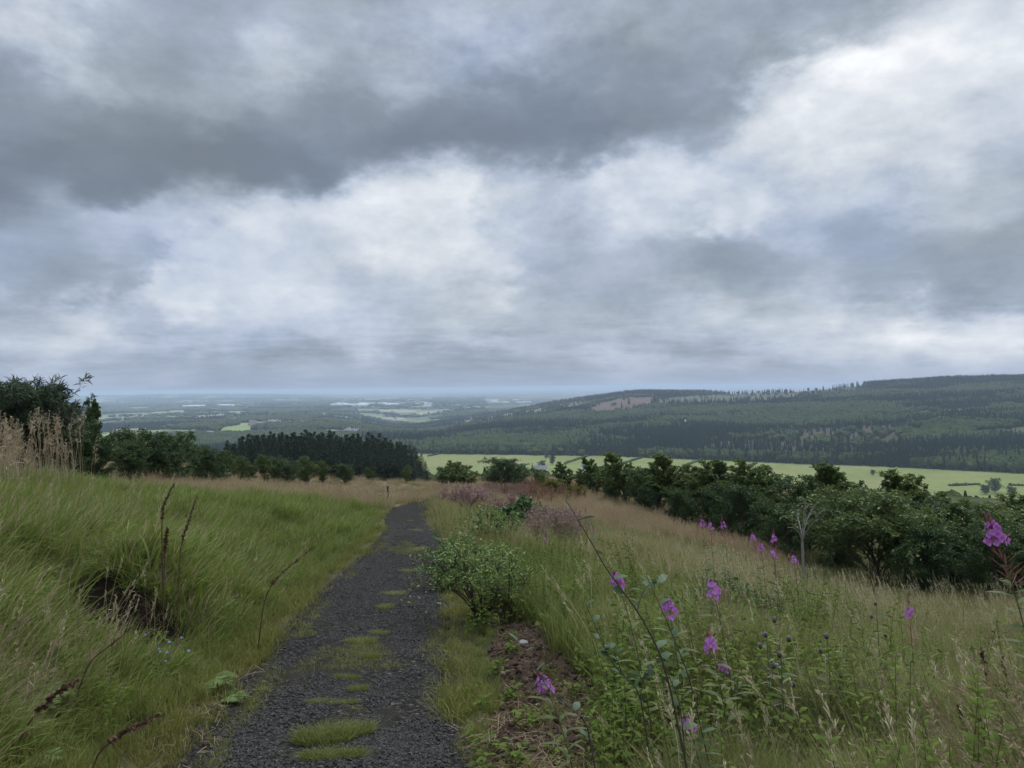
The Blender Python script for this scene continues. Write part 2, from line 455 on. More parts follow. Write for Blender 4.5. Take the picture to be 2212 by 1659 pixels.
s2 = nd(wt, 'ShaderNodeVectorMath', operation='MULTIPLY', inp={0: sub2.outputs[0], 1: (.10, .09, 0)})
pos = nd(wt, 'ShaderNodeCombineXYZ', inp={0: azim, 1: math_n(wt, 'MULTIPLY', elev, ELS), 2: 0.0})
p1 = nd(wt, 'ShaderNodeVectorMath', operation='ADD', inp={0: pos.outputs[0], 1: s1.outputs[0]})
p2 = nd(wt, 'ShaderNodeVectorMath', operation='ADD', inp={0: p1.outputs[0], 1: s2.outputs[0]})
num, den_ = 1e-5 * _mean, 1e-5
for (a_, e_), g_, r_ in zip(_cs, _g, _reach):
    dn = nd(wt, 'ShaderNodeVectorMath', operation='DISTANCE', inp={0: p2.outputs[0], 1: (a_, e_, 0)})
    k_ = math_n(wt, 'MULTIPLY_ADD', dn.outputs['Value'], -1.0 / float(r_), 1.0, clamp=True)
    k_ = math_n(wt, 'POWER', k_, 9.0)
    num = math_n(wt, 'MULTIPLY_ADD', k_, float(g_), num); den_ = math_n(wt, 'ADD', k_, den_)
acc = math_n(wt, 'MULTIPLY', math_n(wt, 'SUBTRACT', math_n(wt, 'DIVIDE', num, den_), _mean), 1.27)
d1 = noise_n(wt, deck.outputs[0], 1.7, 7, .64, dist=.25)
d2 = noise_n(wt, lump.outputs[0], 9.0, 6, .62)
band = nd(wt, 'ShaderNodeCombineXYZ', inp={0: math_n(wt, 'MULTIPLY', azim, 2.2), 1: math_n(wt, 'MULTIPLY', elev, 16.0), 2: 0.0})
d3 = noise_n(wt, band.outputs[0], 1.9, 6, .64)
lowm = nd(wt, 'ShaderNodeMapRange', interpolation_type='SMOOTHSTEP', inp={0: elev, 1: 0.0, 2: .16, 3: 1.0, 4: 0.0}).outputs[0]
horm = nd(wt, 'ShaderNodeMapRange', interpolation_type='SMOOTHSTEP', inp={0: elev, 1: 0.005, 2: .05, 3: 0.25, 4: 1.0}).outputs[0]
t = math_n(wt, 'ADD', acc, _mean)
t = math_n(wt, 'ADD', t, math_n(wt, 'MULTIPLY', math_n(wt, 'SUBTRACT', d1, .5), .16))
# bright cloud is billowy, dark cloud smooth
bil = nd(wt, 'ShaderNodeMapRange', interpolation_type='SMOOTHSTEP', inp={0: acc, 1: -.16, 2: .06, 3: .10, 4: .46}).outputs[0]
t = math_n(wt, 'ADD', t, math_n(wt, 'MULTIPLY', math_n(wt, 'MULTIPLY', math_n(wt, 'SUBTRACT', d2, .5), bil), horm))
t = math_n(wt, 'ADD', t, math_n(wt, 'MULTIPLY', math_n(wt, 'MULTIPLY', math_n(wt, 'SUBTRACT', d3, .5), math_n(wt, 'MULTIPLY', lowm, horm)), .52))
# the big dark cloud: its ragged base runs from the left at mid height up to the top right
EDGE = [(-900,500),(-300,480),(0,478),(120,450),(250,458),(340,425),(500,416),(700,404),(800,378),(930,366),(1100,345),(1250,332),(1400,302),(1540,288),(1640,225),(1740,140),(1880,60),(2040,-40),(2300,-220),(2900,-500)]
_ed = [az_el(X, Y) for X, Y in EDGE]
AZ0, AZ1, EL0, EL1 = _ed[0][0], _ed[-1][0], .0, .9
fc_ = wt.nodes.new('ShaderNodeFloatCurve'); cv_ = fc_.mapping.curves[0]
pts_ = [((a_ - AZ0) / (AZ1 - AZ0), (min(max(e_, EL0), EL1) - EL0) / (EL1 - EL0)) for a_, e_ in _ed]
while len(cv_.points) < len(pts_): cv_.points.new(.5, .5)
for p_, (u_, v_) in zip(cv_.points, pts_): p_.location = (u_, v_); p_.handle_type = 'VECTOR'
fc_.mapping.update()
wpos = nd(wt, 'ShaderNodeSeparateXYZ', inp={0: p2.outputs[0]})
wt.links.new(nd(wt, 'ShaderNodeMapRange', inp={0: math_n(wt, 'MULTIPLY_ADD', math_n(wt, 'SUBTRACT', wpos.outputs[0], azim), .35, azim), 1: AZ0, 2: AZ1, 3: 0.0, 4: 1.0}).outputs[0], fc_.inputs['Value'])
eb_ = math_n(wt, 'MULTIPLY', fc_.outputs[0], EL1 - EL0)
ew_ = math_n(wt, 'MULTIPLY_ADD', math_n(wt, 'SUBTRACT', math_n(wt, 'DIVIDE', wpos.outputs[1], ELS), elev), .55, elev)
above = math_n(wt, 'SUBTRACT', ew_, eb_)
rise = nd(wt, 'ShaderNodeMapRange', interpolation_type='SMOOTHSTEP', inp={0: above, 1: -.022, 2: .030, 3: 0.0, 4: 1.0}).outputs[0]
fade = nd(wt, 'ShaderNodeMapRange', interpolation_type='SMOOTHERSTEP', inp={0: above, 1: .02, 2: .22, 3: 1.0, 4: .12}).outputs[0]
fring = nd(wt, 'ShaderNodeMapRange', interpolation_type='SMOOTHSTEP', inp={0: math_n(wt, 'ABSOLUTE', math_n(wt, 'ADD', above, .035)), 1: 0.0, 2: .035, 3: .035, 4: 0.0}).outputs[0]
front = nd(wt, 'ShaderNodeMapRange', inp={0: sx.outputs[1], 1: -.2, 2: .3, 3: 0.0, 4: 1.0}).outputs[0]
t = math_n(wt, 'SUBTRACT', t, math_n(wt, 'MULTIPLY', math_n(wt, 'MULTIPLY', math_n(wt, 'MULTIPLY', rise, fade), front), .085))
t = math_n(wt, 'ADD', t, math_n(wt, 'MULTIPLY', fring, front))
cool = noise_n(wt, lump.outputs[0], 2.6, 3)
cold = ramp(wt, t, [(.46, srgb(106, 117, 132)), (.55, srgb(122, 134, 151)), (.64, srgb(144, 156, 177)), (.72, srgb(165, 176, 196)), (.80, srgb(184, 192, 205)), (.90, srgb(205, 210, 218)), (1.0, srgb(232, 234, 238))])
warm = ramp(wt, t, [(.46, srgb(107, 115, 121)), (.55, srgb(125, 134, 140)), (.64, srgb(147, 156, 161)), (.72, srgb(167, 174, 180)), (.80, srgb(187, 193, 198)), (.90, srgb(210, 213, 216)), (1.0, srgb(233, 234, 235))])
coolf = nd(wt, 'ShaderNodeMapRange', inp={0: cool, 1: .40, 2: .62, 3: 0.30, 4: 1.0}).outputs[0]
coolf = math_n(wt, 'MAXIMUM', coolf, lowm)
cloudc = mixc(wt, coolf, warm, cold)
# overcast is brighter overhead; this unseen part is boosted further to light the ground
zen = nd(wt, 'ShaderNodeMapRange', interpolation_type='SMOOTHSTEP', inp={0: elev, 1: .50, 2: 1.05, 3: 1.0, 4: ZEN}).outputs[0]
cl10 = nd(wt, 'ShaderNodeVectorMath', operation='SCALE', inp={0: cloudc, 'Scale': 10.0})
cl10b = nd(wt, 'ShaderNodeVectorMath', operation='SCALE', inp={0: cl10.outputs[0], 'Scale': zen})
sky = nd(wt, 'ShaderNodeTexSky', sky_type='NISHITA', sun_disc=False, sun_elevation=SUN_EL, sun_rotation=SUN_AZ, altitude=200.0)
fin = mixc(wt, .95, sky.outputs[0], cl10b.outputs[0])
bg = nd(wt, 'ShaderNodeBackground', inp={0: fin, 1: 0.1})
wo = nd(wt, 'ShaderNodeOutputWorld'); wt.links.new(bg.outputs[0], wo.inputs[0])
world.cycles.sampling_method = 'MANUAL'; world.cycles.sample_map_resolution = 512

sl = bpy.data.lights.new('sun', 'SUN'); sl.energy = SUN_E; sl.angle = rad(14); sl.color = (1.0, .96, .90)
so = bpy.data.objects.new('sun', sl); COL.objects.link(so)
sd = Vector((math.sin(SUN_AZ) * math.cos(SUN_EL), math.cos(SUN_AZ) * math.cos(SUN_EL), math.sin(SUN_EL)))
so.rotation_euler = (-sd).to_track_quat('-Z', 'Y').to_euler()

scene.view_settings.view_transform = 'Standard'; scene.view_settings.look = 'None'
scene.view_settings.exposure = EXPO; scene.view_settings.gamma = 1.0
scene.render.engine = 'CYCLES'
cy = scene.cycles
cy.use_denoising = True
cy.max_bounces = 4; cy.diffuse_bounces = 2; cy.glossy_bounces = 1; cy.transmission_bounces = 2; cy.volume_bounces = 1; cy.transparent_max_bounces = 4
cy.use_adaptive_sampling = True; cy.adaptive_threshold = 0.01
cy.sample_clamp_indirect = 4.0

# ------------------------------------------------------------------ ground colours (what grows or lies there), from place
SOIL_P = [(1055,1330),(1110,1322),(1200,1380),(1255,1450),(1310,1500),(1340,1560),(1330,1700),(1300,2100),(880,2100),(985,1700),(1030,1600),(1090,1520),(1062,1430)]
TAN_LINE = [(-600,990),(0,1018),(100,1035),(170,1048),(250,1060),(380,1068),(500,1075),(600,1078),(690,1090),(760,1100),(850,1110)]
_tlx, _tly = zip(*TAN_LINE)
CREST_LINE = [(900,1075),(1000,1090),(1200,1125),(1330,1150),(1500,1178),(1600,1200),(1700,1230),(1850,1290),(2000,1320),(2212,1340),(2600,1350)]
_clx, _cly = zip(*CREST_LINE)

def zones(x, y, z=None):
    """dict of 0..1 masks for points on the near hillside"""
    if z is None: z = height(x, y)
    X, Y = proj(x, y, z)
    n = (fbm(x * .55, y * .55, 41) - .5); n2 = fbm(x * 2.2, y * 2.2, 42, 3) - .5
    pd = path_d(x, y)
    left = x < path_c(np.clip(y, -1, 56))
    Xn, Yn = X + n * 90 + n2 * 50, Y + n2 * 22 + n * 22
    soil = in_poly(X + n * 30 + n2 * 60, Y + n2 * 40, SOIL_P) & ~left & (y < 12) & (y > 1)
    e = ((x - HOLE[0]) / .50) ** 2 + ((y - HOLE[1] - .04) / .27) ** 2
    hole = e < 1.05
    tanl = left & (Yn < np.interp(X, _tlx, _tly)) & (y > 5)
    tanr = ~left & (Yn < np.interp(X, _clx, _cly)) & (y > 9) & (X < 1700)
    return dict(X=X, Y=Y, pd=pd, left=left, soil=soil, hole=hole, tanl=tanl, tanr=tanr, n=n, n2=n2)

HILL_P = [  # open ground between the woods of the far hill: outline, colour
 ([(1250,892),(1300,868),(1350,859),(1405,856),(1420,864),(1395,880),(1345,889),(1295,894)], (.105,.070,.052)),
 ([(1420,862),(1560,850),(1680,845),(1860,829),(1880,840),(1760,858),(1640,868),(1420,876)], (.080,.074,.044)),
 ([(1680,846),(1780,833),(1800,838),(1740,848)], (.15,.10,.07)),
 ([(1400,868),(1490,856),(1600,853),(1640,858),(1480,872)], (.075,.085,.048)),
 ([(1930,872),(2050,850),(2212,842),(2400,842),(2400,868),(2212,872),(2060,880)], (.042,.052,.029)),
 ([(1850,905),(2000,888),(2120,880),(2140,888),(1980,902)], (.085,.09,.05)),
 ([(1440,980),(1560,955),(1700,945),(1850,935),(1960,950),(1930,980),(1760,990),(1600,988)], (.048,.046,.028)),
 ([(1700,928),(1900,915),(2010,925),(1930,950),(1740,948)], (.055,.046,.030)),
 ([(960,918),(1010,905),(1110,891),(1180,880),(1190,886),(1100,898),(1010,915)], (.17,.16,.09)),
 ([(1500,915),(1420,922),(1390,926),(1400,919),(1480,910)], (.13,.16,.07)),
 ([(1180,880),(1260,866),(1290,866),(1250,880)], (.09,.085,.05)),
 ([(2100,930),(2212,922),(2300,930),(2212,945),(2110,945)], (.07,.068,.04)),
]
PLAIN_P = [  # clear fields on the valley floor and plain
 ([(840,925),(950,918),(985,922),(930,936),(860,934)], (.16,.22,.07)),
 ([(470,925),(560,910),(600,914),(540,930),(480,932)], (.17,.22,.075)),
 ([(225,935),(330,930),(345,945),(240,950)], (.19,.23,.08)),
 ([(250,927),(330,924),(340,928),(240,932)], (.20,.19,.10)),
 ([(880,912),(1000,900),(1020,905),(900,916)], (.14,.20,.065)),
 ([(1000,945),(1090,936),(1120,941),(1020,950)], (.14,.18,.07)),
 ([(870,962),(1000,950),(1010,955),(900,966)], (.17,.18,.09)),
]

def vor(x, y, s):
    ix, iy = np.floor(x), np.floor(y); best = np.full(x.shape, 9.0); idv = np.zeros(x.shape)
    for dx in (-1, 0, 1):
        for dy in (-1, 0, 1):
            cx, cy_ = ix + dx, iy + dy
            px = cx + _hash(cx, cy_, s); py = cy_ + _hash(cx, cy_, s + 1)
            d = (px - x) ** 2 + (py - y) ** 2
            k = d < best
            best = np.where(k, d, best); idv = np.where(k, _hash(cx, cy_, s + 2), idv)
    return idv, best

def hill_t(x, y):
    a = np.clip(x / np.maximum(y, 1), -3, 3)
    y0 = np.interp(a, _ba, _bd); y1 = np.interp(a, _ca, _cd)
    return (y - y0) / (y1 - y0), a

def open_ground(X, Y, n):
    """index of the clearing a far point lies in, or -1"""
    k = np.full(X.shape, -1)
    for i, (p, c) in enumerate(HILL_P): k[in_poly(X + n * 20, Y + n * 4, p)] = i
    return k

FIELD_MIN_A = ray(915, 985)[0] - .03
def land_colour(x, y, z):
    d = np.hypot(x, y)
    c = np.zeros(x.shape + (3,))
    n = fbm(x / 40, y / 40, 61); nb = fbm(x / 300, y / 300, 62)
    # near hillside
    near = d < 160
    c[:] = np.array([.055, .065, .028]) * (.7 + .6 * n[..., None])
    i = np.nonzero(near)
    if len(i[0]):
        zo = zones(x[i], y[i], z[i])
        cc = np.tile(np.array([.060, .066, .026]), (len(i[0]), 1)) * (.8 + zo['n'][:, None])
        cc[zo['tanl'] | zo['tanr']] = (.135, .105, .060)
        soft = np.clip(1 - zo['pd'] / .35, 0, 1) * (zo['pd'] > -.2)
        cc = cc * (1 - soft[:, None]) + np.array([.075, .062, .038]) * soft[:, None]
        cc[zo['soil']] = np.array([.062, .042, .028]) * (.75 + 1.1 * np.clip(zo['n2'][zo['soil']] + .25, 0, 1))[:, None]
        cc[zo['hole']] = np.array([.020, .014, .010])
        cc *= (.85 + .5 * (zo['n2'][:, None] + .2))
        c[i] = cc
    far = d > 500
    i = np.nonzero(far)
    if len(i[0]):
        xf, yf, zf, nf, nbf = x[i], y[i], z[i], n[i], nb[i]
        X, Y = proj(xf, yf, zf)
        t, a = hill_t(xf, yf)
        wig = fbm(xf / 60, yf / 60, 63) - .5
        cell, _ = vor(xf / 240 + .3 * nbf, yf / 260, 71)
        cell2, _ = vor(xf / 150, yf / 200, 75)
        c2, _ = vor(xf / 900, yf / 1200, 81)
        base = np.tile(np.array([.036, .047, .028]), (len(xf), 1)) * (.7 + .6 * nf[:, None])
        fields = np.array([[.18, .21, .10], [.25, .25, .14], [.14, .17, .08], [.29, .26, .17], [.11, .13, .065], [.16, .20, .08]])
        fm = (cell > .60) & (fbm(xf / 1600, yf / 2600, 64, 3) + .3 * c2 > .44)
        base[fm] = fields[(cell2[fm] * 5.99).astype(int)] * (.85 + .3 * nf[fm][:, None])
        for p, col in PLAIN_P:
            k = in_poly(X, Y, p) & (yf > 900) & (yf < 9000); base[k] = np.array(col) * (.85 + .3 * nf[k][:, None])
        hm = (t > 0) & (t < 1.15) & (a > A_HILL - .05) & (yf > 500)
        base[hm] = np.array([.036, .046, .026]) * (.7 + .6 * nf[hm][:, None])
        k_ = open_ground(X, Y, wig)
        for q, (p, col) in enumerate(HILL_P):
            k = (k_ == q) & (t > 0); base[k] = np.array(col) * (.7 + .6 * nf[k][:, None]) 
        fl = (t <= 0) & (a > FIELD_MIN_A) & (yf > 520)
        strip = fbm(xf / 130, yf / 45, 65, 3)
        fc = np.array([.152, .178, .056]) * (.82 + .3 * nf[fl][:, None]); mixk = sstep(.5, .68, strip[fl])[:, None] * .6
        base[fl] = fc * (1 - mixk) + np.array([.195, .185, .080]) * mixk
        c[i] = base
    return np.clip(c, 0, 1)

ang = np.concatenate([np.linspace(-.80, .80, 661), np.linspace(.80, 2 * np.pi - .80, 60)[1:-1]])
rr_ = np.exp(np.linspace(math.log(.03), math.log(46000), 760))
AA, RR = np.meshgrid(ang, rr_)
GX, GY = np.sin(AA) * RR, np.cos(AA) * RR
GZ = np.zeros_like(GX)
nr = GX.shape[0]
i_near = int(np.searchsorted(rr_, 240))
GZ[:i_near] = height(GX[:i_near], GY[:i_near])
def height_far(x, y):
    d = np.hypot(x, y)
    return np.where(d < 700, np.maximum(slope_z(x, y), h_far(x, y)), h_far(x, y))
GZ[i_near:] = height_far(GX[i_near:], GY[i_near:])
GC = land_colour(GX, GY, GZ)

gm, nt, N, L = new_mat('turf_and_land')
at_ = nd(nt, 'ShaderNodeAttribute', attribute_name='tint'); geo = nd(nt, 'ShaderNodeNewGeometry')
nz = noise_n(nt, geo.outputs['Position'], 14.0, 5, .65); nz2 = noise_n(nt, geo.outputs['Position'], .11, 5, .6)
v = math_n(nt, 'MULTIPLY', math_n(nt, 'MULTIPLY_ADD', nz, 1.1, .45), math_n(nt, 'MULTIPLY_ADD', nz2, .7, .65))
cc = nd(nt, 'ShaderNodeVectorMath', operation='SCALE', inp={0: at_.outputs['Color'], 'Scale': v})
b = nd(nt, 'ShaderNodeBsdfPrincipled', inp={'Base Color': cc.outputs[0], 'Roughness': .95, 'Specular IOR Level': .08})
bp = nd(nt, 'ShaderNodeBump', inp={'Strength': .8, 'Distance': .03, 'Height': nz}); L.new(bp.outputs[0], b.inputs['Normal'])
L.new(b.outputs[0], nd(nt, 'ShaderNodeOutputMaterial').inputs[0])

def sheet(name, faces_mask):
    nc = GX.shape[1]
    i, j = np.nonzero(faces_mask)
    j2 = (j + 1) % nc
    Q = np.stack([i * nc + j, i * nc + j2, (i + 1) * nc + j2, (i + 1) * nc + j], 1)[:, ::-1]
    used, inv = np.unique(Q, return_inverse=True)
    Q = inv.reshape(Q.shape)
    V = np.stack([GX, GY, GZ], -1).reshape(-1, 3)[used]
    me = mesh_q(name, V, Q, None, [gm], None, True)
    ca = me.color_attributes.new('tint', 'FLOAT_COLOR', 'POINT')
    ca.data.foreach_set('color', np.concatenate([GC.reshape(-1, 3)[used], np.ones((len(used), 1))], 1).astype(np.float32).ravel())
    o = link(name, me); o['kind'] = 'structure'
    return o
fx, fy, fd = GX[:-1], GY[:-1], RR[:-1]
ft, fa = hill_t(fx, fy)
m_near = fd < 500
m_hill = ~m_near & (ft > 0) & (ft < 1.6) & (fa > A_HILL - .05) & (fy > 500)
m_field = ~m_near & (ft <= 0) & (fa > FIELD_MIN_A) & (fy > 500)
sheet('ground', m_near); sheet('hill', m_hill); sheet('field', m_field); sheet('plain', ~(m_near | m_hill | m_field))

# the track
py_ = np.concatenate([np.linspace(-.9, 8, 220), np.linspace(8, 55, 260)[1:]])
sx_ = np.linspace(-1, 1, 25)
PXm = np.zeros((len(py_), len(sx_))); PYm = np.zeros_like(PXm)
for q, s_ in enumerate(sx_):
    w = (path_w(py_) + .10 + .12 * (fbm(py_ * 2.1, np.full(len(py_), 3.0 if s_ < 0 else 9.0), 33) - .5) + .03)
    sl = (path_c(py_ + .3) - path_c(py_ - .3)) / .6
    k = 1 / np.sqrt(1 + sl * sl)
    PXm[:, q] = path_c(py_) + s_ * w * k; PYm[:, q] = py_ - s_ * w * k * sl
PZm = height(PXm, PYm)
pdm = path_d(PXm, PYm)
PZm = PZm + .03 * (1 - sstep(-.1, .15, pdm)) + .006 + (fbm(PXm * 6, PYm * 6, 35, 2) - .5) * .012
nc = len(sx_); ii, jj = np.meshgrid(np.arange(len(py_) - 1), np.arange(nc - 1), indexing='ij')
Q = np.stack([ii * nc + jj, ii * nc + jj + 1, (ii + 1) * nc + jj + 1, (ii + 1) * nc + jj], -1).reshape(-1, 4)
pm, nt, N, L = new_mat('dark_cinder_gravel')
geo = nd(nt, 'ShaderNodeNewGeometry')
vo = nd(nt, 'ShaderNodeTexVoronoi', inp={'Scale': 42.0, 'Vector': geo.outputs['Position']})
vo2 = nd(nt, 'ShaderNodeTexVoronoi', inp={'Scale': 95.0, 'Vector': geo.outputs['Position']})
sepc = nd(nt, 'ShaderNodeSeparateColor', inp={0: vo.outputs['Color']})
big = noise_n(nt, geo.outputs['Position'], 1.1, 4); mid = noise_n(nt, geo.outputs['Position'], 5.0, 4)
c = ramp(nt, sepc.outputs[0], [(0, (.013, .012, .011)), (.6, (.028, .026, .0235)), (.93, (.056, .052, .047)), (1, (.13, .115, .095))])
c = mixc(nt, ramp(nt, big, [(.50, (0, 0, 0)), (.70, (1, 1, 1))]), c, (.034, .030, .024))
c = mixc(nt, math_n(nt, 'MULTIPLY', ramp(nt, mid, [(.60, (0, 0, 0)), (.74, (1, 1, 1))]), .25), c, (.050, .056, .022))
b = nd(nt, 'ShaderNodeBsdfPrincipled', inp={'Base Color': c, 'Roughness': .95, 'Specular IOR Level': .04})
hh = math_n(nt, 'ADD', math_n(nt, 'MULTIPLY', vo.outputs['Distance'], -1.0), math_n(nt, 'MULTIPLY', vo2.outputs['Distance'], -.4))
bp = nd(nt, 'ShaderNodeBump', inp={'Strength': 1.0, 'Distance': .02, 'Height': hh}); L.new(bp.outputs[0], b.inputs['Normal'])
L.new(b.outputs[0], nd(nt, 'ShaderNodeOutputMaterial').inputs[0])
po = link('path', mesh_q('path', np.stack([PXm, PYm, PZm], -1).reshape(-1, 3), Q, None, [pm], None, True)); po['kind'] = 'structure'

# ------------------------------------------------------------------ ground cover
def blades(g, n, rad_, L, wd, th0=(.05, .5), cv=(.3, 1.0), spread=3.14, S=5, m=0, base=None, droop=0.0):
    """n grass blades rooted in a disc; they bend towards +x within SPREAD"""
    r_ = np.sqrt(R.random(n)) * rad_; ph = R.random(n) * 2 * np.pi
    b = np.stack([r_ * np.cos(ph), r_ * np.sin(ph), np.full(n, -.02)], 1) if base is None else base
    az = R.normal(0, 1, n) * spread if spread < 2 else R.random(n) * 2 * np.pi
    ln = L[0] + (L[1] - L[0]) * R.random(n); t0 = th0[0] + (th0[1] - th0[0]) * R.random(n); k = cv[0] + (cv[1] - cv[0]) * R.random(n)
    s = np.linspace(0, 1, S)
    th = t0[:, None] + k[:, None] * s[None] ** 1.3
    seg = ln[:, None] / (S - 1)
    hx = np.concatenate([np.zeros((n, 1)), np.cumsum(np.sin(th[:, :-1]) * seg, 1)], 1)
    vz = np.concatenate([np.zeros((n, 1)), np.cumsum(np.cos(th[:, :-1]) * seg, 1)], 1)
    P = b[:, None] + np.stack([hx * np.cos(az)[:, None], hx * np.sin(az)[:, None], vz], -1)
    tw = R.random(n) * 2 * np.pi
    side = np.stack([np.cos(tw), np.sin(tw), 0 * tw], 1)
    w = (wd * (.7 + .6 * R.random(n)))[:, None] * (np.array([.7, 1, .9, .6, .12]) if S == 5 else np.linspace(1, .1, S))[None]
    g.ribbons(P, w, side, m=m)
    return P

def seed_head(g, tip, d, ln, n, m=0, w=.0025, open_=.5):
    """loose panicle along direction d"""
    t = R.random(n)
    b = tip[None] - d[None] * (ln * t)[:, None]
    o = unit(R.normal(0, 1, (n, 3)) * open_ + d[None] * .9)
    l = ln * (.10 + .22 * t) * (.6 + .8 * R.random(n))
    P = b[:, None] + o[:, None] * (l[:, None] * np.array([0, .5, 1.0])[None])[..., None]
    P[:, 2, 2] -= l * .12
    g.ribbons(P, np.tile(np.array([w * .5, w, w * .9]), (n, 1)), unit(np.cross(o, R.normal(0, 1, (n, 3)))), m=m)

def leaf_set(g, P0, D, ln, wd, m=0, fold=.25, droop=.35, S=5):
    """broad leaves: base points, directions, lengths, half widths"""
    n = len(P0); s = np.linspace(0, 1, S)
    ln = np.broadcast_to(ln, (n,)); wd = np.broadcast_to(wd, (n,))
    P = P0[:, None] + D[:, None] * (ln[:, None] * s[None])[..., None]
    P[:, :, 2] -= (droop * ln)[:, None] * s[None] ** 2
    prof = np.sin(np.pi * np.clip(s * .93 + .05, 0, 1)) ** .8
    sd = np.cross(D, np.array([0, 0, 1.0])) + R.normal(0, .35, (n, 3)); sd = unit(sd)
    g.ribbons(P, wd[:, None] * prof[None], sd, m=m)

GRASS_M = dict(
 lush=leaf_mat('lush_grass', (.058, .108, .010), (.190, .248, .038), tip=(.25, .29, .09), root=(.11, .10, .04), patch_scale=.9, trans=.35, patch=.7),
 short=leaf_mat('verge_grass', (.100, .145, .018), (.205, .210, .040), tip=(.33, .27, .10), root=(.12, .10, .04), patch_scale=1.2, trans=.35),
 tan=leaf_mat('dry_grass', (.29, .205, .115), (.47, .365, .225), root=(.13, .13, .05), patch_scale=.5, trans=.35),
 mid=leaf_mat('meadow_grass', (.064, .112, .012), (.180, .225, .042), tip=(.31, .30, .12), root=(.11, .10, .04), patch_scale=.8, trans=.35, patch=.7),
 seed=leaf_mat('seed_stems', (.36, .30, .17), (.56, .48, .31), root=(.18, .19, .07), patch=.3),
 weed=leaf_mat('weed_leaves', (.040, .082, .012), (.120, .160, .030), patch=.4, rough=.8, spec=.06, tip=(.17, .19, .05), trans=.3),
 stem=leaf_mat('weed_stems', (.09, .11, .04), (.16, .12, .07), patch=.3),
 sorrel=leaf_mat('dock_brown', (.125, .066, .045), (.27, .155, .095), patch=.35, patch_scale=.6),
 pink=leaf_mat('willowherb_haze', (.22, .145, .12), (.34, .24, .20), patch=.4, root=(.12, .12, .05)),
 straw=leaf_mat('dead_straw', (.15, .105, .062), (.33, .25, .155), patch=.3),
 moss=leaf_mat('track_moss', (.100, .130, .024), (.195, .200, .052), patch=.4, tip=(.26, .24, .08)),
)

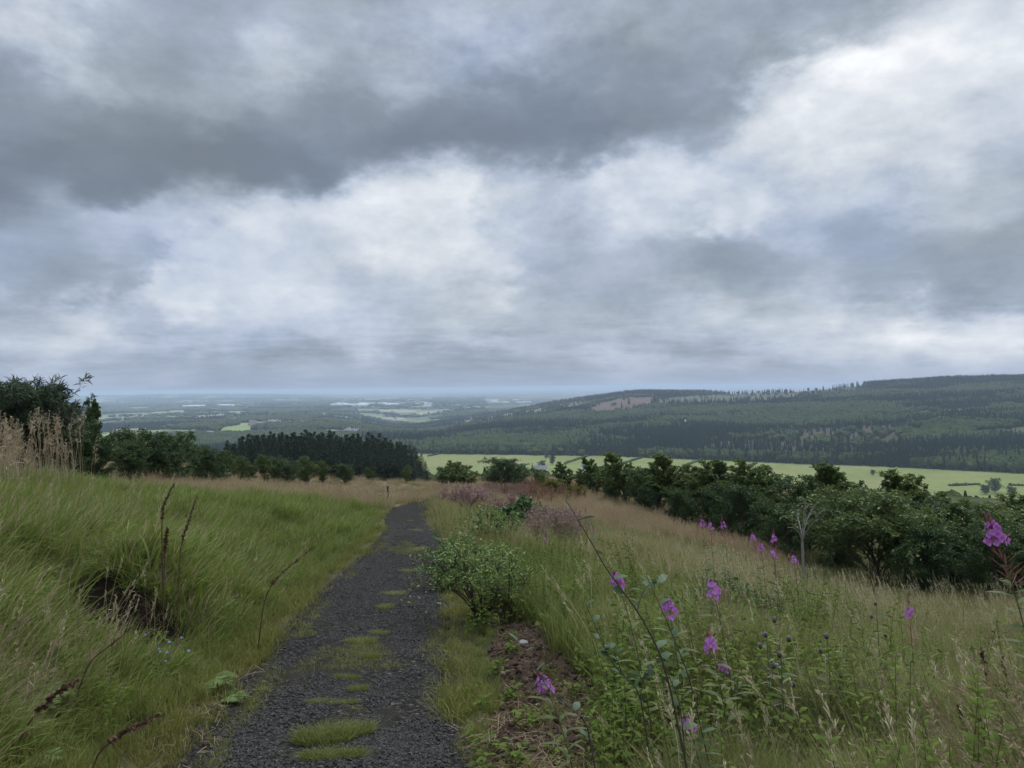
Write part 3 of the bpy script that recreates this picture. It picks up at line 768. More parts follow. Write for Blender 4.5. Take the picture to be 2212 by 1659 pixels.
def variants(kind, k=5):
    out = []
    for i in range(k):
        g = G(); mats = None
        if kind == 'lush':
            blades(g, 24, .17, (.13, .40), .0048, (.05, .6), (.5, 1.9), 1.0); blades(g, 14, .16, (.07, .24), .0056, (.05, .8), (.3, 1.4), 3.14); blades(g, 2, .17, (.25, .46), .0024, (.05, .5), (.6, 1.5), .8, m=1); mats = ['lush', 'tan']
        elif kind == 'lushfar':
            blades(g, 58, .42, (.14, .38), .009, (.05, .6), (.5, 1.6), 1.1, S=4); blades(g, 2, .42, (.25, .42), .006, (.05, .5), (.5, 1.5), .8, S=4, m=1); mats = ['lush', 'tan']
        elif kind == 'short':
            blades(g, 55, .13, (.05, .17), .0022, (.05, .7), (.2, 1.2), 3.14); mats = ['short']
        elif kind == 'mid':
            blades(g, 40, .14, (.12, .34), .0026, (.02, .45), (.2, 1.2), 3.14); mats = ['mid']
        elif kind == 'midtall':
            blades(g, 40, .14, (.25, .58), .0030, (.02, .40), (.2, 1.0), 3.14)
            blades(g, 6, .14, (.3, .6), .0022, (.05, .40), (.2, .7), 3.14, m=1); mats = ['mid', 'straw']
        elif kind == 'midfar':
            blades(g, 54, .40, (.2, .5), .008, (.02, .45), (.2, 1.0), 3.14, S=4)
            blades(g, 14, .40, (.3, .62), .006, (.05, .40), (.2, .7), 3.14, S=4, m=1); mats = ['mid', 'tan']
        elif kind == 'tan':
            P = blades(g, 34, .25, (.35, .75), .0035, (.02, .30), (.05, .5), 3.14)
            for q in range(0, 34, 2): seed_head(g, P[q, -1], unit(P[q, -1] - P[q, -2]), .16, 9, w=.005, open_=.35)
            blades(g, 14, .25, (.2, .4), .004, (.05, .5), (.3, 1.0), 3.14, m=1); mats = ['tan', 'mid']
        elif kind == 'tanfar':
            P = blades(g, 56, .6, (.35, .75), .009, (.02, .28), (.05, .5), 3.14, S=4)
            for q in range(0, 56, 3): seed_head(g, P[q, -1], unit(P[q, -1] - P[q, -2]), .17, 6, w=.010, open_=.35)
            blades(g, 12, .6, (.2, .42), .009, (.05, .5), (.3, 1.0), 3.14, S=4, m=1); mats = ['tan', 'mid']
        elif kind == 'seed':
            P = blades(g, 3 + i % 3, .10, (.65, 1.05), .0016, (.02, .20), (.15, .75), .5)
            for q in range(len(P)): seed_head(g, P[q, -1], unit(P[q, -1] - P[q, -3]), .13 + .07 * R.random(), 22, w=.0022, open_=.22)
            mats = ['seed']
        elif kind == 'tangle':
            blades(g, 34, .22, (.3, .65), .0022, (.2, .9), (.6, 1.8), 3.14)
            P = blades(g, 5, .2, (.45, .75), .0014, (.1, .5), (.5, 1.3), 3.14)
            for q in range(len(P)): seed_head(g, P[q, -1], unit(P[q, -1] - P[q, -2]), .14, 20, w=.002, open_=.5)
            blades(g, 16, .2, (.2, .45), .0028, (.1, .6), (.3, 1.2), 3.14, m=1)
            mats = ['straw', 'mid']
        elif kind == 'weed':
            ns = 3
            for q in range(ns):
                b = np.array([R.normal(0, .06), R.normal(0, .06), -.02]); hgt = .28 + .3 * R.random(); ln_ = R.normal(0, .12, 2)
                s = np.linspace(0, 1, 6)[:, None]
                path = b + np.concatenate([ln_[None] * s ** 1.5 * 1.0, s * hgt], 1)
                g.tube(path, np.linspace(.0035, .0015, 6), 4, m=1)
                nl = 16; f = np.linspace(.12, 1, nl); pp = np.stack([np.interp(f, np.linspace(0, 1, 6), path[:, k]) for k in range(3)], 1)
                aa = np.arange(nl) * 2.4 + R.random() * 6; D = np.stack([np.cos(aa), np.sin(aa), .55 + 0 * aa], 1)
                leaf_set(g, pp, unit(D), (.055 + .05 * R.random(nl)) * (1.15 - .5 * f), (.012 + .007 * R.random(nl)) * (1.2 - .5 * f), droop=.5)
            mats = ['weed', 'stem']
        elif kind == 'herb':
            for q in range(4):
                b = np.array([R.normal(0, .10), R.normal(0, .10), -.02]); hgt = .5 + .4 * R.random(); l2 = R.normal(0, .07, 2) + np.array([-.06, 0])
                s = np.linspace(0, 1, 6)[:, None]; path = b + np.concatenate([l2[None] * s ** 1.4, s * hgt], 1)
                g.tube(path, np.linspace(.0032, .0012, 6), 4, m=1)
                nl = 34; f = np.linspace(.15, 1, nl); aa = np.arange(nl) * 2.4; pp = np.stack([np.interp(f, np.linspace(0, 1, 6), path[:, k]) for k in range(3)], 1)
                leaf_set(g, pp, unit(np.stack([np.cos(aa), np.sin(aa), .5 + .4 * R.random(nl)], 1)), (.075 + .04 * R.random(nl)) * (1.15 - .6 * f), .0075, droop=.35)
            mats = ['weed', 'stem']
        elif kind == 'leafy':
            nl = 26; aa = R.random(nl) * 6.28; r_ = R.random(nl) * .11
            pp = np.stack([np.cos(aa) * r_, np.sin(aa) * r_, .02 + .16 * R.random(nl)], 1); D = unit(np.stack([np.cos(aa), np.sin(aa), .5 + .4 * R.random(nl)], 1))
            leaf_set(g, pp, D, .05 + .05 * R.random(nl), .014 + .012 * R.random(nl), droop=.5)
            for q in range(0, nl, 3): g.tube(np.array([[0, 0, -.02], pp[q] * .6, pp[q]]), .0016, 3, m=1)
            mats = ['weed', 'stem']
        elif kind == 'sorrel':
            for q in range(6):
                b = np.array([R.normal(0, .14), R.normal(0, .14), -.02]); hgt = .45 + .4 * R.random(); l2 = R.normal(0, .08, 2)
                s = np.linspace(0, 1, 5)[:, None]; path = b + np.concatenate([l2[None] * s, s * hgt], 1)
                g.tube(path, np.linspace(.006, .003, 5), 4)
                seed_head(g, path[-1], np.array([0, 0, 1.0]), hgt * .55, 60, w=.007, open_=.6)
            mats = ['sorrel']
        elif kind == 'pink':
            for q in range(6):
                b = np.array([R.normal(0, .15), R.normal(0, .15), -.02]); hgt = .5 + .4 * R.random(); l2 = R.normal(0, .1, 2)
                s = np.linspace(0, 1, 5)[:, None]; path = b + np.concatenate([l2[None] * s, s * hgt], 1)
                g.tube(path, np.linspace(.005, .002, 5), 4)
                seed_head(g, path[-1], np.array([0, 0, 1.0]), hgt * .6, 60, w=.006, open_=.9)
                nl = 12; f = R.random(nl) * .55; aa = R.random(nl) * 6.28
                pp = np.stack([np.interp(f, np.linspace(0, 1, 5), path[:, k]) for k in range(3)], 1)
                leaf_set(g, pp, unit(np.stack([np.cos(aa), np.sin(aa), .4 + 0 * aa], 1)), .10, .009, m=1)
            mats = ['pink', 'weed']
        elif kind == 'litter':
            n = 22; P0 = np.stack([R.normal(0, .12, n), R.normal(0, .12, n), .008 + .02 * R.random(n)], 1); aa = R.random(n) * 6.28
            D = np.stack([np.cos(aa), np.sin(aa), R.normal(0, .15, n)], 1); l = .05 + .14 * R.random(n)
            P = P0[:, None] + D[:, None] * (l[:, None] * np.linspace(-.5, .5, 4)[None])[..., None]; P[:, [0, 3], 2] -= .006
            g.ribbons(P, np.full((n, 4), .0022), unit(np.cross(D, np.array([0, 0, 1.0])) + R.normal(0, .3, (n, 3)))); mats = ['straw']
        elif kind == 'moss':
            blades(g, 60, .075, (.015, .055), .0016, (.05, .9), (.1, .9), 3.14); mats = ['moss']
        out.append(g.mesh(kind, [GRASS_M[m] for m in mats]))
    return out

def gn_scatter(name, meshes, P, rot, scl, pick, label, cat, extra=None):
    """one object of ground cover: every point of its mesh carries one of the plants"""
    pc = bpy.data.collections.new(name + '_kinds')
    for i, me in enumerate(meshes):
        o = bpy.data.objects.new(f'{name}_kind_{i:02d}', me); pc.objects.link(o)
    me = bpy.data.meshes.new(name); n = len(P)
    me.vertices.add(n); me.vertices.foreach_set('co', np.asarray(P, np.float32).ravel())
    a = me.attributes.new('rot', 'FLOAT_VECTOR', 'POINT'); a.data.foreach_set('vector', np.asarray(rot, np.float32).ravel())
    a = me.attributes.new('scl', 'FLOAT_VECTOR', 'POINT'); a.data.foreach_set('vector', np.asarray(scl, np.float32).ravel())
    a = me.attributes.new('pick', 'INT', 'POINT'); a.data.foreach_set('value', np.asarray(pick, np.int32))
    o = link(name, me); tag(o, label, cat, None, 'stuff')
    ng = bpy.data.node_groups.new(name + '_scatter', 'GeometryNodeTree')
    ng.interface.new_socket('Geometry', in_out='INPUT', socket_type='NodeSocketGeometry'); ng.interface.new_socket('Geometry', in_out='OUTPUT', socket_type='NodeSocketGeometry')
    gi = ng.nodes.new('NodeGroupInput'); go = ng.nodes.new('NodeGroupOutput')
    ci = ng.nodes.new('GeometryNodeCollectionInfo'); ci.inputs['Collection'].default_value = pc; ci.inputs['Separate Children'].default_value = True; ci.inputs['Reset Children'].default_value = True
    ip = ng.nodes.new('GeometryNodeInstanceOnPoints'); ip.inputs['Pick Instance'].default_value = True
    def na(nm, dt):
        x = ng.nodes.new('GeometryNodeInputNamedAttribute'); x.data_type = dt; x.inputs[0].default_value = nm
        return x.outputs[0]
    e2r = ng.nodes.new('FunctionNodeEulerToRotation')
    L = ng.links
    L.new(gi.outputs[0], ip.inputs['Points']); L.new(ci.outputs[0], ip.inputs['Instance']); L.new(na('pick', 'INT'), ip.inputs['Instance Index'])
    L.new(na('rot', 'FLOAT_VECTOR'), e2r.inputs[0]); L.new(e2r.outputs[0], ip.inputs['Rotation']); L.new(na('scl', 'FLOAT_VECTOR'), ip.inputs['Scale'])
    L.new(ip.outputs[0], go.inputs[0])
    md = o.modifiers.new('scatter', 'NODES'); md.node_group = ng
    return o

def candidates(n, y0=1.0, y1=85.0, a0=-.92, a1=.92):
    y = np.exp(R.uniform(math.log(y0), math.log(y1), n)); a = R.uniform(a0, a1, n)
    x = a * y
    k = (x * x + (y - 0) ** 2) > 1.1 ** 2
    x, y = x[k], y[k]
    z = height(x, y)
    return x, y, z, zones(x, y, z)

def swirl(x, y): return (fbm(x * .25, y * .25, 91) - .5) * 2.2
SC = {}
def put(kind, x, y, z, mask, rz, s, tilt=.12, sz=None):
    i = np.nonzero(mask)[0]; n = len(i)
    rz = np.broadcast_to(rz, x.shape)[i]; s = np.broadcast_to(s, x.shape)[i]
    rot = np.stack([R.normal(0, tilt, n), R.normal(0, tilt, n), rz], 1)
    zz = s if sz is None else s * np.broadcast_to(sz, x.shape)[i]
    SC.setdefault(kind, []).append((np.stack([x[i], y[i], z[i]], 1), rot, np.stack([s, s, zz], 1)))

DENS = 0.46
x, y, z, q = candidates(int(90000 * DENS))
X, Y, pd, left, n1, n2 = q['X'], q['Y'], q['pd'], q['left'], q['n'], q['n2']
u = R.random(len(x)); allr = R.random(len(x)) * 6.283
grow = .75 + .6 * np.clip(.5 + n1 * 1.6 + n2, 0, 1)
far = sstep(9, 22, y)
ok = (pd > .10) & ~q['hole']
_sp = np.array(SOIL_P, float); _sc = _sp[:8].mean(0); _sp2 = _sc + (_sp - _sc) * np.array([1.35, 1.12])
soilnear = in_poly(X, Y, _sp2) & ~left
grow = np.where(soilnear, grow * .45, grow)
verge = ok & ~(soilnear & q['soil']) & (pd < .45 + .25 * n1) & (y < 30)
body = ok & ~verge & ~q['soil'] & ~((np.abs(X - 838) < 24) & (Y > 1066) & (Y < 1112) & (y > 30))
lush = body & left & ~q['tanl']
front = np.exp(-(((x - HOLE[0] + .02) / .60) ** 2) ** 2 - ((y - HOLE[1] + .50) / .62) ** 4)
tus = np.clip((fbm(x * 1.1, y * 1.1, 24, 3) - .5) * 2.2, -1, 1)
grow = grow * np.where(left, 1.18 - .75 * np.abs(tus), .70 + 1.15 * fbm(x * .9, y * .9, 29, 3) * .55)
grow = grow * (1 - .80 * np.clip(front * 1.3, 0, 1))
put('lush', x, y, z, lush & (u > far) & ((((x - HOLE[0]) / .55) ** 2 + ((y - HOLE[1]) / .42) ** 2) > 1), swirl(x, y) + R.normal(0, .55, len(x)) - .2, grow * np.clip(.45 + pd * .5, .45, 1.0))
put('lushfar', x, y, z, lush & (u <= far), swirl(x, y) + R.normal(0, .4, len(x)) - .2, grow * np.clip(.45 + pd * .4, .45, 1.0))
put('short', x, y, z, verge & (u < .75), allr, grow * 1.0)
put('mid', x, y, z, verge & (u > .62) & (pd > .25), allr, grow * .7)
tanp = (n1 * 1.2 + n2) > -.12
put('tan', x, y, z, body & q['tanl'] & (y < 20) & (tanp | (u < .2)), allr, grow * .75)
put('midfar', x, y, z, body & q['tanl'] & ~tanp & (u > .3), allr, grow * .7)
put('tanfar', x, y, z, body & q['tanl'] & (y >= 20) & (u < .75) & (tanp | (u < .3)), allr, grow * .72)
put('lushfar', x, y, z, body & q['tanl'] & (y >= 20) & (u > .78), allr, grow)
rt = body & ~left
dark = in_poly(X + n1 * 60, Y + n1 * 12, [(1040,1050),(1110,1045),(1260,1062),(1230,1090),(1150,1100),(1060,1085)])
pinkz = in_poly(X + n1 * 80, Y + n1 * 16, [(960,1065),(1120,1062),(1130,1092),(1010,1105),(965,1095)]) | in_poly(X + n1 * 60, Y + n1 * 16, [(1130,1150),(1240,1130),(1240,1190),(1150,1195)])
tanr = rt & q['tanr']
put('sorrel', x, y, z, tanr & dark & (u < .6), allr, 1.0)
put('pink', x, y, z, rt & pinkz & (u < .45), allr, .9)
put('tanfar', x, y, z, tanr & ~dark & (u < .78) & (y > 14), allr, grow)
put('tan', x, y, z, tanr & ~dark & (u < .8) & (y <= 14), allr, grow)
put('midfar', x, y, z, tanr & (u > .55) & (y > 12), allr, grow)
body_r = rt & ~q['tanr']
tall = sstep(1420, 1650, X + n1 * 150) * sstep(1480, 1300, Y * 1.0) if False else sstep(1380, 1640, X + n1 * 160)
beyond = body_r & (y > 12) 
put('midfar', x, y, z, beyond & (u < .8), allr, grow * np.where(X > 1700, .6, .9))
nearr = body_r & (y <= 12)
short_lawn = nearr & (tall < .5)
put('mid', x, y, z, short_lawn, allr, grow * (.75 + .35 * sstep(0, 1.2, pd)))
put('midtall', x, y, z, nearr & (tall >= .5) & (u < .8), allr, grow)
right_end = sstep(2020, 2200, X + n1 * 120)
put('tangle', x, y, z, nearr & (tall >= .5) & ((u > .90) | (right_end * .5 > u)), allr, grow * .8)
weedz = in_poly(X + n1 * 80, Y + n1 * 50, [(1370,1470),(1500,1430),(1640,1440),(1760,1560),(2000,1640),(2200,1720),(1300,1720),(1330,1600)])
put('weed', x, y, z, nearr & weedz & (R.random(len(x)) < .46), allr, .60 + .50 * R.random(len(x)))
put('weed', x, y, z, nearr & ~weedz & (X > 1350) & (R.random(len(x)) < .02), allr, .7 + .4 * R.random(len(x)))
put('leafy', x, y, z, (verge | lush) & (y < 6.5) & (n1 + n2 * .8 > .10) & (R.random(len(x)) < .16), allr, .35 + .3 * R.random(len(x)))
put('leafy', x, y, z, q['soil'] & (R.random(len(x)) < .035), allr, .4 + .3 * R.random(len(x)))
put('short', x, y, z, q['soil'] & ok & (n2 > .02) & (u < .20), allr, .6)
put('litter', x, y, z, (q['soil'] & (u > .92) | (pd > .02) & (pd < .25) & (u > .90)) & ok, allr, .7)
put('tangle', x, y, z, (((x - HOLE[0]) / .70) ** 2 + ((y - HOLE[1] - .1) / .5) ** 2 < 1) & ~q['hole'] & (y > HOLE[1] + .22) & (u < .25), -1.57 + R.normal(0, .5, len(x)), .45)
put('tangle', x, y, z, lush & (y < 5) & in_poly(X, Y, [(-400,1480),(120,1380),(180,1500),(100,1600),(-400,1700)]) & (u < .3), allr, .5)
herbz = in_poly(X + n1 * 90, Y + n1 * 40, [(1540,1185),(1700,1200),(1880,1260),(1900,1330),(1700,1340),(1560,1290)]) | in_poly(X + n1 * 60, Y + n1 * 40, [(1650,1330),(1860,1330),(1880,1450),(1700,1470)])
put('herb', x, y, z, rt & (X > 1150) & (y < 16) & ~q['soil'] & (R.random(len(x)) < np.where(herbz, .15, .015)), allr, .55 + .5 * R.random(len(x)))
put('herb', x, y, z, rt & (X > 930) & (X < 1260) & (y > 6.5) & (y < 26) & (pd > .3) & (R.random(len(x)) < .22), allr, .45 + .4 * R.random(len(x)))
put('leafy', x, y, z, rt & (X > 930) & (X < 1260) & (y > 6.5) & (y < 16) & (pd > .3) & (R.random(len(x)) < .2), allr, .8 + .6 * R.random(len(x)))
put('tangle', x, y, z, lush & (y < 16) & (n1 * .7 + n2 > .16) & (R.random(len(x)) < .35), allr, .42 + .2 * R.random(len(x)))
put('herb', x, y, z, lush & (y < 14) & (n2 - n1 > .18) & (R.random(len(x)) < .10), allr, .3 + .25 * R.random(len(x)))
put('leafy', x, y, z, lush & (y < 9) & (n1 - n2 > .10) & (R.random(len(x)) < .10), allr, .5 + .4 * R.random(len(x)))
# turf hanging over the rim of the hollow
hxr = HOLE[0] + R.uniform(-.48, .48, 42); hyr = HOLE[1] + .16 + R.uniform(.05, .16, 42)
put('lush', hxr, hyr, height(hxr, hyr), np.ones(42, bool), -1.57 + R.normal(0, .4, 42), .45 + .3 * R.random(42), .3)
hxr = HOLE[0] + R.uniform(-.42, .42, 10); hyr = HOLE[1] + .16 + R.uniform(.0, .06, 10)
put('tangle', hxr, hyr, height(hxr, hyr), np.ones(10, bool), -1.57 + R.normal(0, .4, 10), .25 + .15 * R.random(10), .6)
# seed stems standing above the meadow
xs, ys, zs, qs = candidates(9000, 2.2, 30)
Xs, Ys = qs['X'], qs['Y']; okk = (qs['pd'] > .5) & ~qs['left'] & ~qs['soil']; us = R.random(len(xs))
band = in_poly(Xs + qs['n'] * 80, Ys + qs['n'] * 30, [(1560,1180),(1700,1225),(2000,1280),(2300,1300),(2300,1480),(2060,1400),(1850,1420),(1600,1400),(1480,1280)])
put('seed', xs, ys, zs, okk & band & (us < .55), np.pi + R.normal(0, .7, len(xs)), .7 + .35 * R.random(len(xs)))
put('seed', xs, ys, zs, okk & ~band & (Xs > 1250) & (us < .07), np.pi + R.normal(0, .8, len(xs)), .6 + .3 * R.random(len(xs)))
put('seed', xs, ys, zs, (qs['pd'] > .35) & qs['left'] & ~qs['hole'] & (us < .05), R.normal(0, .6, len(xs)), .5 + .25 * R.random(len(xs)))
# moss and small tufts on the track
ym = np.exp(R.uniform(math.log(1.2), math.log(34), 30000)); fm_ = R.uniform(-1, 1, len(ym))
xm = path_c(ym) + fm_ * path_w(ym)
mm = fbm(xm * 1.6, ym * .9, 111, 4) + .16 * np.exp(-((fm_ - .05) / .33) ** 2) + .20 * sstep(.72, 1.0, np.abs(fm_))
km = mm > .77
zm = height(xm, ym) + .025
put('moss', xm, ym, zm, km & (R.random(len(ym)) < .8), R.random(len(ym)) * 6.28, .6 + .7 * R.random(len(ym)))

def flush(name, kinds, label, cat):
    meshes, P, Ro, S_, K = [], [], [], [], []
    for kd in kinds:
        if kd not in SC: continue
        b = len(meshes); v = variants(kd, 6); meshes += v
        for p, r, s in SC[kd]:
            P.append(p); Ro.append(r); S_.append(s); K.append(b + R.integers(0, len(v), len(p)))
    P, Ro, S_, K = (np.concatenate(t) for t in (P, Ro, S_, K))
    gn_scatter(name, meshes, P, Ro, S_, K, label, cat)
flush('grass', ['lush', 'lushfar'], 'lush green windswept grass covering the bank beside the track', 'grass')
flush('meadow_grass', ['mid', 'midtall', 'midfar'], 'mixed green meadow grass across the track from the grassy bank', 'grass')
flush('verge_grass', ['short', 'litter'], 'short yellowish grass and straw along both edges of the track', 'grass')
flush('dry_grass', ['tan', 'tanfar'], 'tall tan dry grass along the crest of the hillside', 'grass')
flush('seed_grass', ['seed', 'tangle'], 'pale seed heads and straw standing over the green meadow', 'grass')
flush('undergrowth', ['weed', 'leafy', 'herb'], 'broad leaved green weeds growing low among the grass', 'weeds')
flush('dock_undergrowth', ['sorrel'], 'reddish brown dead docks massed on the crest beyond the bushes', 'docks')
flush('willowherb_undergrowth', ['pink'], 'faded pinkish willowherb massed beside the far track', 'willowherb')
flush('moss', ['moss'], 'yellow green moss and tiny tufts patching the gravel track', 'moss')

# loose stones of the track
def stone_mesh(nm, mat):
    g = G(); g.blob((0, 0, 0), (1, .8, .55), 6, 5, .28); return g.mesh(nm, [mat])
stone_m = plain_mat('cinder_stone', (.013, .012, .011), (.084, .078, .070), 1.3, .8, 0, 3, .15)
info_nt = stone_m.node_tree
st = [stone_mesh(f'cinder_{i}', stone_m) for i in range(7)]
yg = np.exp(R.uniform(math.log(1.2), math.log(22), 60000)); fg = R.uniform(-1.12, 1.12, len(yg))
kk = (np.abs(fg) < 1.0) | (R.random(len(yg)) < .35)
yg, fg = yg[kk], fg[kk]
xg = path_c(yg) + fg * path_w(yg)
kk = fbm(xg * 1.6, yg * .9, 111, 4) + .16 * np.exp(-((fg - .05) / .33) ** 2) < .68
xg, yg = xg[kk], yg[kk]
sg = (.006 + .012 * R.random(len(xg)) ** 2.2) * np.clip(.75 + yg / 22, .75, 1.7)
zg = height(xg, yg) + .03 * (1 - sstep(-.1, .15, path_d(xg, yg))) + .006 + sg * .2
gn_scatter('gravel', st, np.stack([xg, yg, zg], 1), R.normal(0, .5, (len(xg), 3)) + np.stack([0 * xg, 0 * xg, R.random(len(xg)) * 6.28], 1), np.stack([sg] * 3, 1), R.integers(0, 7, len(xg)), 'loose dark cinder gravel covering the track', 'gravel')

# clods of the bare soil bank
clod_m = plain_mat('earth_clod', (.040, .026, .017), (.105, .075, .052), 1.6, .95, 0, 3, .05)
cl = [stone_mesh(f'clod_{i}', clod_m) for i in range(6)]
xc = SOIL_C[0] + R.normal(0, .55, 9000); yc = SOIL_C[1] + R.normal(0, 1.3, 9000); kk = yc > 2; xc, yc = xc[kk], yc[kk]
zc_ = height(xc, yc); zq = zones(xc, yc, zc_); kk = zq['soil'] & (zq['pd'] > .08); xc, yc, zc_ = xc[kk], yc[kk], zc_[kk]
sc_ = .007 + .024 * R.random(len(xc)) ** 3
gn_scatter('soil_clods', cl, np.stack([xc, yc, zc_ + sc_ * .2], 1), R.normal(0, .5, (len(xc), 3)) + np.stack([0 * xc, 0 * xc, R.random(len(xc)) * 6.28], 1), np.stack([sc_] * 3, 1), R.integers(0, 6, len(xc)), 'brown crumbly clods of the bare soil bank beside the track', 'soil')

# ------------------------------------------------------------------ single plants and small things
PM = dict(
 magenta=leaf_mat('fireweed_petals', (.38, .115, .40), (.60, .28, .60), trans=.35, patch=.2, rough=.7, spec=.1),
 bud=leaf_mat('fireweed_buds', (.16, .04, .07), (.27, .10, .13), trans=.2, patch=.2),
 pod=leaf_mat('fireweed_pods', (.20, .065, .065), (.34, .17, .14), trans=.2, patch=.2),
 fstem=leaf_mat('fireweed_stem', (.14, .06, .045), (.12, .11, .045), trans=0, patch=.2),
 fleaf=leaf_mat('fireweed_leaves', (.055, .095, .030), (.115, .150, .050), trans=.3, patch=.2, tip=(.20, .14, .06)),
 sleaf=leaf_mat('sapling_leaves', (.045, .085, .035), (.095, .145, .065), trans=.3, patch=.2, rough=.5, spec=.25),
 sstem=leaf_mat('sapling_bark', (.045, .035, .026), (.09, .065, .045), trans=0, patch=.2),
 dock=leaf_mat('dock_stalk', (.060, .034, .024), (.12, .068, .045), trans=0, patch=.2),
 dseed=leaf_mat('dock_seed', (.075, .038, .025), (.15, .080, .050), trans=.15, patch=.2),
 thistle=leaf_mat('thistle_green', (.085, .115, .055), (.15, .175, .09), trans=.2, patch=.2),
 thead=leaf_mat('thistle_head', (.035, .025, .032), (.09, .07, .075), trans=0, patch=.2),
 tfluff=leaf_mat('thistle_fluff', (.30, .26, .30), (.48, .44, .45), trans=.2, patch=.2),
 fern=leaf_mat('fern_frond', (.085, .130, .035), (.16, .215, .065), trans=.35, patch=.2),
 blue=leaf_mat('harebell_blue', (.20, .22, .48), (.34, .35, .62), trans=.3, patch=.2),
 wood=plain_mat('weathered_post', (.035, .027, .024), (.085, .062, .052), 9, .9, .4),
 pale=plain_mat('pale_stone', (.12, .11, .10), (.26, .245, .225), 6, .85, .3),
 rush=leaf_mat('rush_green', (.060, .100, .026), (.125, .165, .050), tip=(.24, .20, .10), trans=.2, patch=.2),
 bushleaf=leaf_mat('willow_leaves', (.075, .125, .026), (.175, .235, .058), trans=.3, patch=.3, rough=.5, spec=.25),
 darkleaf=leaf_mat('bramble_leaves', (.035, .080, .024), (.080, .140, .045), trans=.3, patch=.3, rough=.5, spec=.25),
 pinkbush=leaf_mat('spent_willowherb', (.17, .10, .085), (.30, .19, .165), trans=.3, patch=.3),
 tuft=leaf_mat('tuft_grass', (.095, .130, .026), (.170, .195, .050), tip=(.26, .25, .09), trans=.35, patch=.3),
 cane=leaf_mat('tall_dry_stalks', (.24, .18, .11), (.42, .34, .22), trans=.25, patch=.3),
)

def bend(base, top, n=8, sag=.12, side=None):
    """curved stem from base to top"""
    base, top = np.asarray(base, float), np.asarray(top, float); s = np.linspace(0, 1, n)[:, None]
    v = top - base; up = np.array([0, 0, np.linalg.norm(v)])
    c = base + up * .5 * (1 - sag) + v * .28
    return base * (1 - s) ** 2 + 2 * c * s * (1 - s) + top * s ** 2

def plant_root(name, X, Y, label, cat, group=None, dz=-.02):
    p = hit(X, Y); p[2] += dz
    return p, empty(name, tuple(p), label, cat, group)

